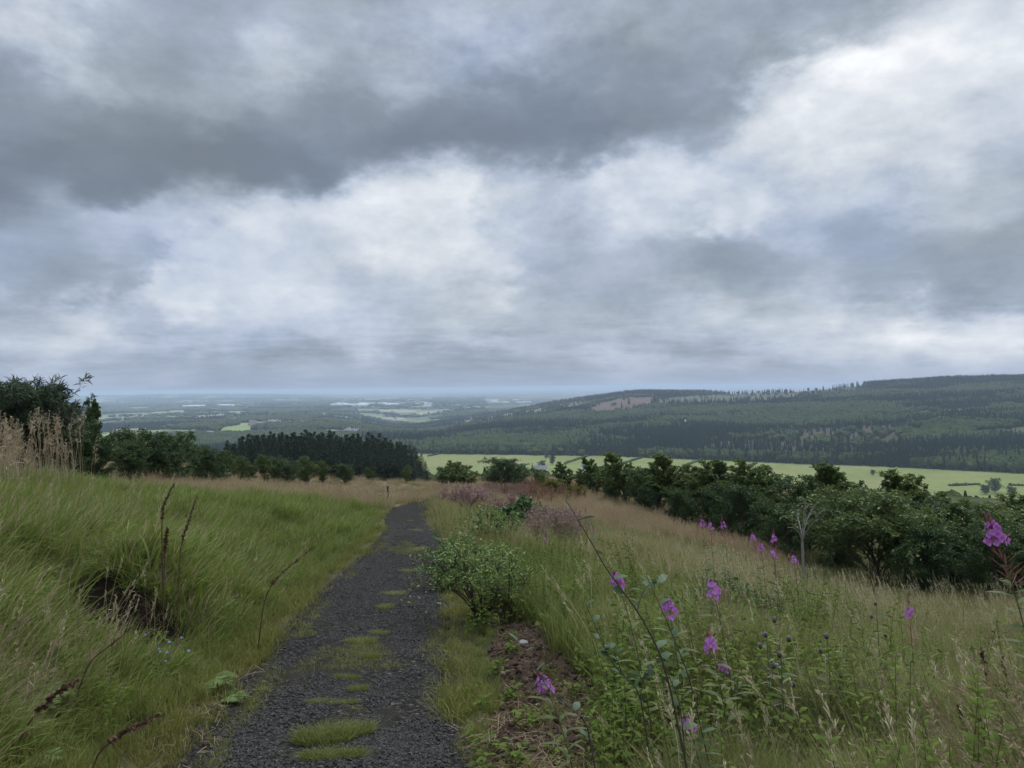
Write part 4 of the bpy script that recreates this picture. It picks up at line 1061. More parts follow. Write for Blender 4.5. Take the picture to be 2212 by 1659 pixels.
def fireweed(p, top, label, fl_len=.10, fl_w=.045, bud=.09, pods=.16, leaves=34, cat='fireweed', leafy=1.0, nfl=46):
    root = empty('fireweed', tuple(p), label, cat, 'magenta fireweed in the meadow')
    P = bend((0, 0, 0), np.asarray(top) - p, 12, .3); ln = np.linalg.norm(np.diff(P, axis=0), axis=1).sum()
    g = G(); g.tube(P, np.linspace(.0042, .0012, 12), 5); g.obj('stem', [PM['fstem']], root)
    s = np.linspace(0, 1, 12); pt = lambda f: np.stack([np.interp(f, s, P[:, k]) for k in range(3)], -1)
    ax = unit(P[-1] - P[-3])
    fb = bud / ln; ff = fl_len / ln; fp = pods / ln
    # leaves
    n = int(leaves); f = np.linspace(.12, max(.2, 1 - fb - ff - fp), n) ** .9; aa = np.arange(n) * 2.4
    D = unit(np.stack([np.cos(aa), np.sin(aa), .35 + .3 * R.random(n)], 1))
    g = G(); leaf_set(g, pt(f), D, (.075 + .05 * R.random(n)) * leafy, .0075 + .003 * R.random(n), droop=.35); g.obj('leaves', [PM['fleaf']], root)
    # flowers: four petals each, on short stalks round the axis
    g = G(); f = 1 - fb - ff * R.random(nfl); aa = np.arange(nfl) * 2.4 + R.random(nfl)
    rr = fl_w * (.55 + .5 * R.random(nfl)) * (1.15 - .75 * (f - (1 - fb - ff)) / ff)
    ox, oy = np.array([1.0, 0, 0]), np.cross(ax, [1.0, 0, 0]); 
    C = pt(f) + rr[:, None] * (np.cos(aa)[:, None] * ox + np.sin(aa)[:, None] * oy) 
    out = unit(C - pt(f) + ax * .006)
    for k in range(4):
        t = k * np.pi / 2 + R.random(nfl) * .5
        a1 = unit(np.cross(out, np.array([0.1, .2, 1.0]))); a2 = np.cross(out, a1)
        D = unit(a1 * np.cos(t)[:, None] + a2 * np.sin(t)[:, None] + out * .35)
        l = .0105 + .004 * R.random(nfl)
        Pp = C[:, None] + D[:, None] * (l[:, None] * np.array([0, .55, 1.0])[None])[..., None]
        g.ribbons(Pp, np.tile(np.array([.0018, .0065, .004]), (nfl, 1)), unit(np.cross(D, out)))
    Ps = pt(f)[:, None] + (C - pt(f))[:, None] * np.array([0, .5, 1.0])[None, :, None]
    g.ribbons(Ps, np.full((nfl, 3), .0009), unit(np.cross(out, R.normal(0, 1, (nfl, 3)))), m=1)
    g.obj('flower_spike', [PM['magenta'], PM['bud']], root)
    # buds at the tip
    n = 30; f = 1 - fb * R.random(n) ** 1.1; aa = np.arange(n) * 2.4; D = unit(np.cos(aa)[:, None] * ox + np.sin(aa)[:, None] * oy + ax * .6)
    l = .018 * (1.15 - (f - (1 - fb)) / fb); Pp = pt(f)[:, None] + D[:, None] * (l[:, None] * np.array([0, .5, 1.0])[None])[..., None]
    g = G(); g.ribbons(Pp, np.tile(np.array([.0008, .0024, .0008]), (n, 1)), unit(np.cross(D, R.normal(0, 1, (n, 3))))); g.obj('bud_tip', [PM['bud']], root)
    # long seed pods under the flowers
    n = int(30 * pods / .16); f = 1 - fb - ff - fp * R.random(n); aa = np.arange(n) * 2.4
    D = unit(np.cos(aa)[:, None] * ox + np.sin(aa)[:, None] * oy + ax * (.55 + .3 * R.random(n))[:, None]); l = .045 + .03 * R.random(n)
    Pp = pt(f)[:, None] + D[:, None] * (l[:, None] * np.array([0, .4, .75, 1.0])[None])[..., None]; Pp[:, 2:, 2] += .004
    g = G(); g.ribbons(Pp, np.tile(np.array([.0007, .0013, .0013, .0006]), (n, 1)), unit(np.cross(D, R.normal(0, 1, (n, 3))))); g.obj('seed_pods', [PM['pod']], root)
    return root

def at_depth(X, Y, y): return at(X, Y, y)
def base_under(X, y):
    """ground point in column X at distance y"""
    x = ray(X, 1200)[0] * y
    return np.array([x, y, hz(x, y) - .02])

FW = [  # column of root, distance, column and row of the flower head's tip, flower length, bud, pods, label
 (2290, 2.75, 2128, 1100, .105, .07, .20, 'largest fireweed, tall spike of dense magenta flowers before the dark trees at the meadow edge'),
 (1490, 3.3, 1440, 1290, .085, .02, .05, 'fireweed with a square magenta cluster, behind the bare diagonal sapling stem'),
 (1600, 3.6, 1535, 1252, .090, .02, .08, 'fireweed with a rounded magenta cluster standing higher than the square one beside it'),
 (1420, 3.5, 1326, 1235, .070, .02, .05, 'fireweed with a slim magenta spike touching the tall sapling stem'),
 (1590, 3.3, 1527, 1362, .075, .05, .05, 'fireweed with pale half faded flowers under the rounded cluster'),
 (1260, 3.05, 1165, 1455, .085, .02, .03, 'low fireweed leaning over the bare soil with one bright magenta cluster'),
 (1545, 2.9, 1478, 1545, .035, .03, .05, 'fireweed with one tiny flower among the broad green weeds'),
 (1640, 3.9, 1555, 1430, .040, .02, .04, 'small fireweed just below the half faded one'),
]
for bx, y, tx, ty, fl, bu, po, lab in FW:
    p = base_under(bx, y); tp = at(tx, ty, y * .985)
    fireweed(p, tp, lab, fl * .9, .022 + fl * .13, bu, po, nfl=int(14 + 230 * fl))
FW2 = [(1530,8.8,1514,1108,'fireweed at the top end of the row by the dark trees'),(1545,9.0,1532,1116,'short fireweed tucked beside the topmost of its row by the dark trees'),
       (1580,8.6,1558,1112,'fireweed standing apart and slender in the row by the dark trees'),(1650,8.2,1622,1140,'fireweed midway down the row, upper of two heads close together'),
       (1660,8.0,1640,1158,'fireweed midway down the row, lower of two heads close together'),(1680,7.9,1670,1140,'fireweed with a reddish bare spike in the row by the dark trees'),
       (1690,7.2,1665,1172,'fireweed at the low end of the row, nodding towards the track'),(1730,7.5,1712,1184,'small pale fireweed next to the leafless sapling'),
       (1975,5.2,1960,1285,'lone round pink flower head among the pale seed stems'),
       (1110,13,1082,1160,'fireweed showing a lilac head above the willow bush beside the track'),(1160,13.5,1150,1150,'faded fireweed between the willow bush and the bramble bush'),(1185,13,1172,1162,'reddish faded fireweed next to the bramble bush')]
for bx, y, tx, ty, lab in FW2:
    p = base_under(bx, y); tp = at(tx, ty, y)
    if tp[2] < p[2] + .5: tp[2] = p[2] + .5
    fireweed(p, tp, lab, .085, .034, .10, .26, leaves=26, nfl=18)

# ---- young saplings with few leaves
def sapling(p, nodes, label, leaf=.065, n=13, y=None, cat='sapling', r=.0045, stemname='sapling', side=(), f0=.25):
    root = empty(stemname, tuple(p), label, cat, 'thin saplings in the rough grass')
    pts = np.array([[0, 0, 0]] + [np.asarray(q) - p for q in nodes]); s = np.linspace(0, 1, len(pts)); ss = np.linspace(0, 1, 22)
    P = np.stack([np.interp(ss, s, pts[:, k]) for k in range(3)], 1); P[1:-1] = (P[:-2] + 2 * P[1:-1] + P[2:]) / 4
    g = G(); g.tube(P, np.linspace(r, r * .3, 22), 5)
    br = [P]
    for f, d, l in side:
        b0 = np.array([np.interp(f, ss, P[:, k]) for k in range(3)]); Q = bend(b0, b0 + unit(np.array(d, float)) * l, 7, -.2); g.tube(Q, np.linspace(r * .5, r * .2, 7), 4); br.append(Q)
    g.obj('stem', [PM['sstem']], root)
    g = G()
    for j, Q in enumerate(br):
        m = n if j == 0 else max(4, n // 2); f = np.linspace(f0 if j == 0 else .3, 1, m); sq = np.linspace(0, 1, len(Q))
        pp = np.stack([np.interp(f, sq, Q[:, k]) for k in range(3)], 1); aa = np.arange(m) * 2.5 + j
        D = unit(np.stack([np.cos(aa), np.sin(aa) * .6, .35 + .5 * R.random(m)], 1)); l = leaf * (.7 + .6 * R.random(m))
        leaf_set(g, pp, D, l, l * .26, droop=.25)
    g.obj('leaves', [PM['sleaf']], root)
    return root
d = 2.6
sapling(base_under(1545, d), [at(1440,1440,d), at(1385,1330,d), at(1310,1230,d*.99), at(1265,1150,d*.98), at(1222,1080,d*.97)], 'tallest bare sapling slanting up across the meadow with a few oval leaves', .050, 13, r=.0042, side=[(.42,(.6,.3,.7),.12)])
d = 2.9
sapling(base_under(1585, d), [at(1490,1465,d), at(1440,1340,d), at(1395,1240,d)], 'slender sapling passing in front of the square fireweed cluster', .05, 8, r=.0032)
d = 2.6
sapling(base_under(1440, d), [at(1385,1500,d), at(1320,1430,d), at(1265,1305,d)], 'dark leafy sapling over the patch of bare soil', .042, 16, r=.0034, side=[(.35,(.6,.2,.6),.16),(.55,(-.5,0,.7),.1)])
d = 2.5
sapling(base_under(1330, d), [at(1270,1560,d), at(1185,1490,d), at(1120,1385,d)], 'short sapling with paired round leaves leaning over the soil bank', .045, 12, r=.0034)
d = 2.7
sapling(base_under(1500, d), [at(1470,1520,d), at(1420,1400,d)], 'leafy shoot rising from the broad weeds beside the dark sapling', .055, 14, r=.003, f0=.1)

# ---- dock and other dead stalks
def dock(p, nodes, label, head=(.45, 1.0), n=150, w=.010, r=.005, group='dead dock stalks on the grassy bank', mats=('dock', 'dseed')):
    root = empty('dock_stalk', tuple(p), label, 'dead stalk', group)
    pts = np.array([[0, 0, 0]] + [np.asarray(q) - p for q in nodes]); s = np.linspace(0, 1, len(pts)); ss = np.linspace(0, 1, 14)
    P = np.stack([np.interp(ss, s, pts[:, k]) for k in range(3)], 1); P[1:-1] = (P[:-2] + 2 * P[1:-1] + P[2:]) / 4
    g = G(); g.tube(P, np.linspace(r, r * .45, 14), 5); g.obj('stem', [PM[mats[0]]], root)
    f = head[0] + (head[1] - head[0]) * R.random(n); C = np.stack([np.interp(f, ss, P[:, k]) for k in range(3)], 1)
    D = unit(R.normal(0, 1, (n, 3)) + np.array([0, 0, .5])); l = w * (.7 + R.random(n)) * (1.25 - .6 * f)
    Pp = C[:, None] + D[:, None] * (l[:, None] * np.array([.1, .6, 1.0])[None])[..., None]
    g = G(); g.ribbons(Pp, np.outer(l, [.22, .38, .15]), unit(np.cross(D, R.normal(0, 1, (n, 3))))); g.obj('seed_head', [PM[mats[1]]], root)
    return root
d = 5.9
dock(base_under(352, d), [at(349,1140,d), at(352,1090,d), at(376,1046,d)], 'upright dead dock stalk with its tip bent over, tallest on the bank', w=.013, n=200, r=.0055)
d = 5.7
dock(base_under(377, d), [at(388,1185,d), at(403,1140,d), at(426,1070,d)], 'leaning dead dock stalk beside the tallest one', w=.013, n=200, r=.0055)
dock(base_under(350, 6.2), [at(356,1190,6.2), at(362,1140,6.2)], 'short dead dock stalk at the foot of the two tall ones', w=.020, n=120, r=.006)
d = 6.4
dock(base_under(552, d), [at(572,1285,d), at(605,1240,d), at(680,1180,d)], 'dead stalk leaning far over towards the track', w=.016, n=130, r=.006, head=(.5, 1))
d = 3.7
dock(base_under(140, d), [at(190,1430,d), at(250,1385,d), at(330,1318,d)], 'long dead stalk lying aslant below the hollow in the bank', w=.011, n=60, r=.0045, head=(.6, 1))
d = 3.1
dock(base_under(160, d), [at(215,1618,d), at(275,1580,d), at(345,1545,d)], 'reddish dead stalk lying low by the track edge', w=.016, n=120, r=.005, head=(.45, 1), mats=('dseed', 'dseed'))
d = 3.0
dock(base_under(10, d), [at(60,1560,d), at(120,1500,d), at(170,1470,d)], 'brown dead stalk beside the fern at the bottom of the bank', w=.016, n=130, r=.004, mats=('dseed', 'dseed'))
for k, (X, d, Yt, lab) in enumerate([(2150, 3.6, 1400, 'dark dock stalk in the tangled straw, rightmost but one'), (2195, 3.4, 1420, 'dark dock stalk in the tangled straw, rightmost'), (2100, 3.3, 1520, 'low dark dock stalk under the tangled straw')]):
    dock(base_under(X, d), [at(X - 10, (Yt + 1659) / 2, d), at(X - 30, Yt, d)], lab, w=.016, n=140, r=.004, group='dark dock stalks in the straw')

# ---- thistles
def thistle(X, y, Yt, label, heads=4):
    p = base_under(X, y); root = empty('thistle', tuple(p), label, 'thistle', 'thistles with dark seed heads')
    top = at(X - 8, Yt, y) - p
    P = bend((0, 0, 0), top, 8, .2); g = G(); g.tube(P, np.linspace(.004, .002, 8), 5)
    tips = []
    for k in range(heads):
        f = .6 + .4 * k / max(1, heads - 1); b0 = np.stack([np.interp(f, np.linspace(0, 1, 8), P[:, c]) for c in range(3)])
        a = k * 2.2; t = b0 + np.array([math.cos(a) * .05, math.sin(a) * .03, .05 * (1.2 - f) + .01]); g.tube(bend(b0, t, 5, .2), .0015, 4); tips.append(t)
    g.obj('stem', [PM['thistle']], root)
    n = 22; f = np.linspace(.1, .85, n); pp = np.stack([np.interp(f, np.linspace(0, 1, 8), P[:, c]) for c in range(3)], 1); aa = np.arange(n) * 2.4
    g = G(); leaf_set(g, pp, unit(np.stack([np.cos(aa), np.sin(aa), .4 + 0 * aa], 1)), .06 + .04 * R.random(n), .009, droop=.3); g.obj('leaves', [PM['thistle']], root)
    for t in tips:
        g = G(); g.blob(t, (.011, .011, .013), 8, 6, .12); h = g.obj('seed_head', [PM['thead']], root, True)
        n = 26; D = unit(R.normal(0, .5, (n, 3)) + np.array([0, 0, 1.0])); b = np.repeat((t + np.array([0, 0, .008]))[None], n, 0)
        Pp = b[:, None] + D[:, None] * (.011 * np.array([0, .5, 1.0])[None])[..., None]
        g = G(); g.ribbons(Pp, np.tile([.0006, .0018, .0012], (n, 1)), unit(np.cross(D, R.normal(0, 1, (n, 3))))); g.obj('fluff', [PM['tfluff']], h)
thistle(1662, 3.9, 1350, 'thistle with a cluster of dark heads by the small low fireweed', 4)
thistle(1692, 3.7, 1392, 'thistle with drooping dark heads just below the first cluster', 4)
thistle(1795, 3.8, 1380, 'thistle with three dark heads in a row before the green tussock', 3)
thistle(1900, 5.4, 1308, 'distant thistle among pale seed stems', 3)
thistle(2120, 3.1, 1560, 'low thistle in the shade of the tangled straw', 3)

# ---- ferns
def fern(p, rz, label, n=4, L_=.34):
    root = empty('fern', tuple(p), label, 'fern', 'ferns on the grassy bank', rz)
    for k in range(n):
        a = -.7 + 1.4 * k / max(1, n - 1) + R.normal(0, .1); s = np.linspace(0, 1, 12); l = L_ * (.75 + .5 * R.random())
        P = np.stack([math.cos(a) * l * s * .85, math.sin(a) * l * s * .85, l * (.75 * s - .62 * s ** 2)], 1)
        g = G(); g.tube(P, np.linspace(.0022, .0007, 12), 4)
        m = 26; f = np.linspace(.18, .98, m); C = np.stack([np.interp(f, s, P[:, c]) for c in range(3)], 1); tng = unit(np.array([math.cos(a), math.sin(a), .1]))
        sd = np.array([-math.sin(a), math.cos(a), 0])
        for sg in (-1, 1):
            D = unit(np.repeat((sd * sg + tng * .45)[None], m, 0) + R.normal(0, .06, (m, 3))); ll = l * .30 * np.sin(np.pi * (f * .88 + .12)) ** .8
            leaf_set(g, C, D, ll, ll * .085, droop=.2, S=4)
        g.obj('frond', [PM['fern']], root)
    return root
p = base_under(15, 3.5); fern(p, .1, 'bright green fern arching out of the bank by the dead stalks', 4, .30)
p = base_under(10, 3.05); fern(p, -.5, 'lower fern with two drooping fronds near the bottom of the bank', 3, .24)
p = base_under(420, 5.3); fern(p, -.4, 'small fern just past the hollow in the bank', 4, .30)
p = base_under(470, 5.2); fern(p, .3, 'faint fern nearest the track on the bank', 3, .22)

# ---- harebells
def harebell(p, n, label):
    root = empty('harebell', tuple(p), label, 'harebell', 'blue harebells on the grassy bank')
    g = G(); tops = []
    for k in range(n):
        t = np.array([R.normal(0, .10), R.normal(0, .07), .17 + .12 * R.random()]); P = bend((R.normal(0, .03), R.normal(0, .03), 0), t, 6, .1); g.tube(P, .0009, 4); tops.append(P[-1])
    g.obj('stem', [PM['thistle']], root)
    for t in tops:
        g = G(); a = np.arange(5) * 1.2566; D = unit(np.stack([np.cos(a) * .7, np.sin(a) * .7, -.8 + 0 * a], 1))
        Pp = t + D[:, None] * (np.array([0, .007, .014])[None, :, None]); g.ribbons(Pp, np.tile([.003, .0065, .003], (5, 1)), unit(np.stack([-np.sin(a), np.cos(a), 0 * a], 1))); g.obj('bell', [PM['blue']], root)
harebell(base_under(350, 4.9), 6, 'patch of pale blue harebells just below the hollow')
harebell(base_under(312, 5.0), 4, 'few blue harebells in front of the dark hollow')

# ---- marker post
p = hit(838, 1080); p = np.array([p[0], p[1], p[2] - .3])
root = empty('marker_post', tuple(p), 'dark weathered wooden post standing in tan grass beside the far track', 'post')
hgt = 32 / 1670 * p[1] + .3
g = G(); g.box((0, 0, hgt / 2 - .03), (.15, .13, hgt - .06)); po_ = g.mesh('shaft', [PM['wood']]); so_ = link('shaft', po_, root)
bm_ = so_.modifiers.new('edge', 'BEVEL'); bm_.width = .012; bm_.segments = 2
g = G(); v = np.array([[-.075, -.065, hgt - .06], [.075, -.065, hgt - .06], [.075, .065, hgt - .06], [-.075, .065, hgt - .06], [-.05, -.045, hgt - .01], [.05, -.045, hgt], [.05, .045, hgt], [-.05, .045, hgt - .01]])
g.add(v, [[0, 3, 2, 1], [4, 5, 6, 7], [0, 1, 5, 4], [1, 2, 6, 5], [2, 3, 7, 6], [3, 0, 4, 7]]); g.obj('top', [PM['wood']], root)

# ---- bushes near the track
def bush(p, Hh, Rx, label, leafm, leaf=.05, n=1500, stems=14, lean=(0, 0), barkm='sstem', cat='bush', wl=.24, name='bush', group='bushes beside the track', up=.9):
    root = empty(name, tuple(p), label, cat, group)
    g = G(); tips = []
    for k in range(stems):
        a = k * 2.4 + R.random(); r_ = Rx * math.sqrt((k + .5) / stems); t = np.array([math.cos(a) * r_ + lean[0], math.sin(a) * r_ + lean[1], Hh * (1 - .55 * (r_ / Rx) ** 2) * (.8 + .25 * R.random())])
        P = bend((math.cos(a) * .06, math.sin(a) * .06, 0), t, 9, .15); g.tube(P, np.linspace(.011, .003, 9) * (Hh ** .5), 4); tips.append(P)
        for q in range(4):
            f = .35 + .5 * R.random(); b0 = np.array([np.interp(f, np.linspace(0, 1, 9), P[:, c]) for c in range(3)]); e = b0 + np.array([R.normal(0, .16), R.normal(0, .16), .12 + .18 * R.random()]) * Hh * .7
            Q = bend(b0, e, 7, .1); g.tube(Q, np.linspace(.004, .0015, 7) * (Hh ** .5), 3); tips.append(Q)
    g.obj('stems', [PM[barkm]], root)
    T = np.concatenate([np.stack([np.interp(f_ := R.random(n // len(tips) + 1) ** .6 * .9 + .1, np.linspace(0, 1, len(Q)), Q[:, c]) for c in range(3)], 1) for Q in tips])
    T = T + R.normal(0, .03 * Hh, T.shape); T[:, 2] = np.maximum(T[:, 2], .03); m = len(T)
    D = unit(R.normal(0, .8, (m, 3)) + np.array([0, 0, up]))
    g = G(); l = leaf * (.6 + .8 * R.random(m)); leaf_set(g, T, D, l, l * wl, droop=.3, S=4); g.obj('leaves', [PM[leafm]], root)
    return root
bush(base_under(1040, 8.0), 0.82, .80, 'pale green willow bush of fine upright shoots at the track edge', 'bushleaf', .036, 3600, 26, (-.1, 0), wl=.22)
bush(base_under(1095, 7.6), .75, .35, 'thin low willow shrub with bare dark stems over the soil', 'bushleaf', .04, 700, 10, wl=.22)
bush(base_under(1000, 10.5), 0.85, .60, 'leafy willow bush overhanging the gravel track', 'bushleaf', .042, 2800, 18, (-.1, 0), wl=.24)
bush(base_under(965, 10.2), .65, .32, 'dark leaved low shrub touching the gravel track', 'darkleaf', .055, 1100, 10, wl=.34)
bush(base_under(1060, 13.0), 1.0, .75, 'greyish green shrub behind the willow bush', 'bushleaf', .06, 1800, 14, wl=.24)
bush(base_under(1130, 17.0), .95, .70, 'dark green bramble mound in the reddish meadow', 'darkleaf', .085, 2200, 16, wl=.40)
bush(base_under(1170, 16.4), .65, .45, 'lower end of the bramble mound, trailing downhill', 'darkleaf', .08, 1100, 10, wl=.40)
bush(base_under(1010, 30), 1.1, 1.5, 'pinkish clump of spent willowherb beyond the bushes', 'pinkbush', .12, 1800, 18, wl=.12)
bush(base_under(1095, 28), 1.0, 1.2, 'smaller pinkish clump of spent willowherb beside the dark docks', 'pinkbush', .12, 1300, 14, wl=.12)
bush(base_under(1650, 8.6), .55, .38, 'leafy green clump under the row of fireweed', 'darkleaf', .06, 900, 10, wl=.2)
bush(base_under(1560, 9.3), .60, .42, 'leafy green clump beneath the topmost fireweed', 'darkleaf', .06, 900, 10, wl=.2)
bush(base_under(1465, 2.95), .36, .20, 'broad leaved dark weed clump at the foot of the tallest sapling', 'darkleaf', .075, 420, 9, wl=.22, group='weed clumps in the meadow')
bush(base_under(1640, 2.9), .40, .22, 'pale broad leaved weed clump between sapling and tussock', 'bushleaf', .09, 420, 9, wl=.18, group='weed clumps in the meadow')
bush(base_under(1400, 2.55), .22, .2, 'low weed clump at the bottom under the saplings', 'darkleaf', .06, 420, 9, wl=.25, group='weed clumps in the meadow')
bush(base_under(1560, 2.5), .26, .22, 'yellowish weed clump at the bottom beside the saplings', 'bushleaf', .07, 420, 9, wl=.2, group='weed clumps in the meadow')
bush(base_under(1800, 2.5), .24, .2, 'weed clump at the bottom in front of the green tussock', 'bushleaf', .07, 420, 9, wl=.2, group='weed clumps in the meadow')

# ---- tussocks
def tussock(p, n, rad_, L_, wd, label, mat='rush', name='grass_tussock', cat='tussock', group='rush tussocks', cv=(.3, 1.2), extra=None):
    g = G(); blades(g, n, rad_, L_, wd, (.02, .55), cv, 3.14, S=5)
    if extra: blades(g, extra, rad_, (L_[1] * .9, L_[1] * 1.25), wd * .7, (.05, .45), (.2, .6), 3.14, m=1)
    o = g.obj(name, [PM[mat], PM['cane']]); o.location = tuple(p); tag(o, label, cat, group); return o
tussock(base_under(1905, 3.5), 700, .30, (.35, .75), .0032, 'big arching green rush tussock in the middle of the tall grass', extra=60)
tussock(base_under(1800, 3.9), 360, .20, (.3, .6), .003, 'smaller green tussock tucked beside the big arching one', extra=25)
tussock(base_under(2030, 3.9), 380, .22, (.3, .6), .003, 'straw flecked tussock between the big green one and the tangled straw', extra=70)
tussock(base_under(780, 46), 260, 1.0, (.7, 1.3), .016, 'dark rush clump standing before the post', group='rush clumps by the far track')
tussock(base_under(745, 44), 220, .9, (.6, 1.1), .016, 'lower rush clump next to the one before the post', group='rush clumps by the far track')
tussock(base_under(880, 48), 180, .7, (.5, 1.0), .016, 'rush clump between the post and the far track', group='rush clumps by the far track')
tussock(base_under(815, 40), 150, .7, (.4, .8), .014, 'small rush clump at the foot of the post', group='rush clumps by the far track')
tussock(base_under(105, 16.5), 220, .45, (.4, .8), .008, 'brownish green tussock at the edge of the green bank', group='rush clumps by the far track', extra=40)
tussock(base_under(1340, 5.6), 140, .10, (.14, .24), .0022, 'little grass tussock beside the bare soil', mat='tuft', group='small tufts near the soil')
tussock(base_under(1300, 4.9), 160, .10, (.12, .22), .0022, 'dull grass tussock growing out of the soil bank', mat='tuft', group='small tufts near the soil')

# tall dry grass clump by the first trees
p = base_under(45, 14.5)
g = G(); P = blades(g, 130, 1.2, (.75, 1.60), .0040, (.0, .16), (.02, .30), 3.14, S=5)
for q in range(len(P)): seed_head(g, P[q, -1], unit(P[q, -1] - P[q, -3]), .36, 20, w=.005, open_=.45)
o = g.obj('tall_dry_grass', [PM['cane']]); o.location = tuple(p); tag(o, 'tall clump of pale dry grass with feathery heads before the first trees', 'dry grass')
p = base_under(-60, 12.5)
g = G(); P = blades(g, 120, .8, (.7, 1.35), .0045, (.0, .16), (.02, .30), 3.14, S=5)
for q in range(len(P)): seed_head(g, P[q, -1], unit(P[q, -1] - P[q, -3]), .34, 22, w=.006, open_=.45)
o = g.obj('tall_dry_grass', [PM['cane']]); o.location = tuple(p); tag(o, 'lower clump of pale dry grass at the very edge of the bank', 'dry grass')

# ---- tufts on the track
TUF = [(700,1612,.17,.10,.10,'longest bright tuft lying across the gravel'),(755,1597,.15,.08,.08,'bright tuft joined to the longest one'),(720,1650,.18,.06,.06,'flat tuft at the bottom end of the track'),
       (775,1502,.07,.05,.05,'small bright tuft on the crown of the track'),(745,1530,.09,.04,.03,'thin yellow tuft above the longest one'),(690,1528,.09,.04,.03,'thin yellow tuft towards the grassy bank'),
       (750,1475,.10,.04,.04,'slim tuft in the middle stretch of the track'),(800,1430,.07,.06,.06,'upright tuft below the double patch'),(780,1395,.13,.08,.05,'larger half of the double tuft patch'),(820,1378,.09,.06,.05,'smaller half of the double tuft patch'),
       (832,1320,.09,.09,.05,'yellow tuft on the crown of the track, alone'),(850,1290,.14,.10,.04,'wide faint tuft across the crown of the track'),(875,1240,.14,.10,.04,'faint tuft near the leafy willow bush'),(905,1192,.16,.16,.05,'pale yellow tuft where the track narrows'),(900,1150,.14,.14,.05,'faint tuft before the track bends')]
tproto = None
for X, Y, rx, ry, hgt, lab in TUF:
    p = hit(X, Y); p[2] += .03
    if tproto is None:
        g = G(); blades(g, 900, 1.0, (.5, 1.15), .022, (.05, .8), (.2, 1.3), 3.14, S=4); tproto = g.obj('grass_tuft', [PM['tuft']]); o = tproto
    else: o = tproto.copy(); COL.objects.link(o)
    o.location = tuple(p); o.rotation_euler = (0, 0, R.random() * .5 - .25); o.scale = (rx, ry, hgt); tag(o, lab, 'grass tuft', 'grass tufts on the gravel track')

# ---- pale stones along the track
for X, Y, r_, lab in [(947,1308,.045,'pale flat stone at the track edge below the willow bush'),(1275,1600,.03,'pale stone half sunk in the bare soil'),(1130,1395,.05,'greyish slab stone at the top of the soil bank'),(1085,1455,.03,'small pale stone on the soil slope'),(1165,1520,.028,'small stone in the middle of the soil'),(948,1500,.022,'small pale stone at the track edge by the soil')]:
    p = hit(X, Y); g = G(); g.blob((0, 0, 0), (1, .8, .5), 9, 7, .16); o = g.obj('stone', [PM['pale']]); o.location = (p[0], p[1], p[2] + r_ * .25); o.scale = (r_,) * 3; o.rotation_euler = (0, 0, R.random() * 6); tag(o, lab, 'stone', 'pale stones by the track')

# ------------------------------------------------------------------ trees of the hillside
TM = dict(
 bark=leaf_mat('bark', (.050, .042, .034), (.11, .095, .08), trans=0, patch=.2),
 dead=leaf_mat('bare_wood', (.14, .13, .11), (.25, .23, .20), trans=0, patch=.2),
 birch=leaf_mat('birch_leaves', (.044, .078, .014), (.135, .175, .042), trans=.3, patch=.25, patch_scale=.5, rough=.5, spec=.25),
 willow=leaf_mat('sallow_leaves', (.048, .080, .018), (.155, .195, .056), trans=.3, patch=.25, patch_scale=.5, rough=.5, spec=.25),
 alder=leaf_mat('alder_leaves', (.026, .052, .014), (.072, .115, .030), trans=.25, patch=.25, patch_scale=.5, rough=.5, spec=.25),
 golden=leaf_mat('yellowing_leaves', (.075, .085, .018), (.165, .150, .034), trans=.3, patch=.3, patch_scale=.5),
 pine=leaf_mat('pine_needles', (.024, .042, .020), (.055, .080, .036), trans=.1, patch=.25, patch_scale=.5),
 spruce=leaf_mat('spruce_needles', (.014, .027, .016), (.034, .054, .030), trans=.08, patch=.3, patch_scale=.15),
 distant=leaf_mat('distant_leaves', (.028, .044, .018), (.068, .092, .034), trans=.1, patch=.4, patch_scale=.01, rough=.9, spec=.05),
)

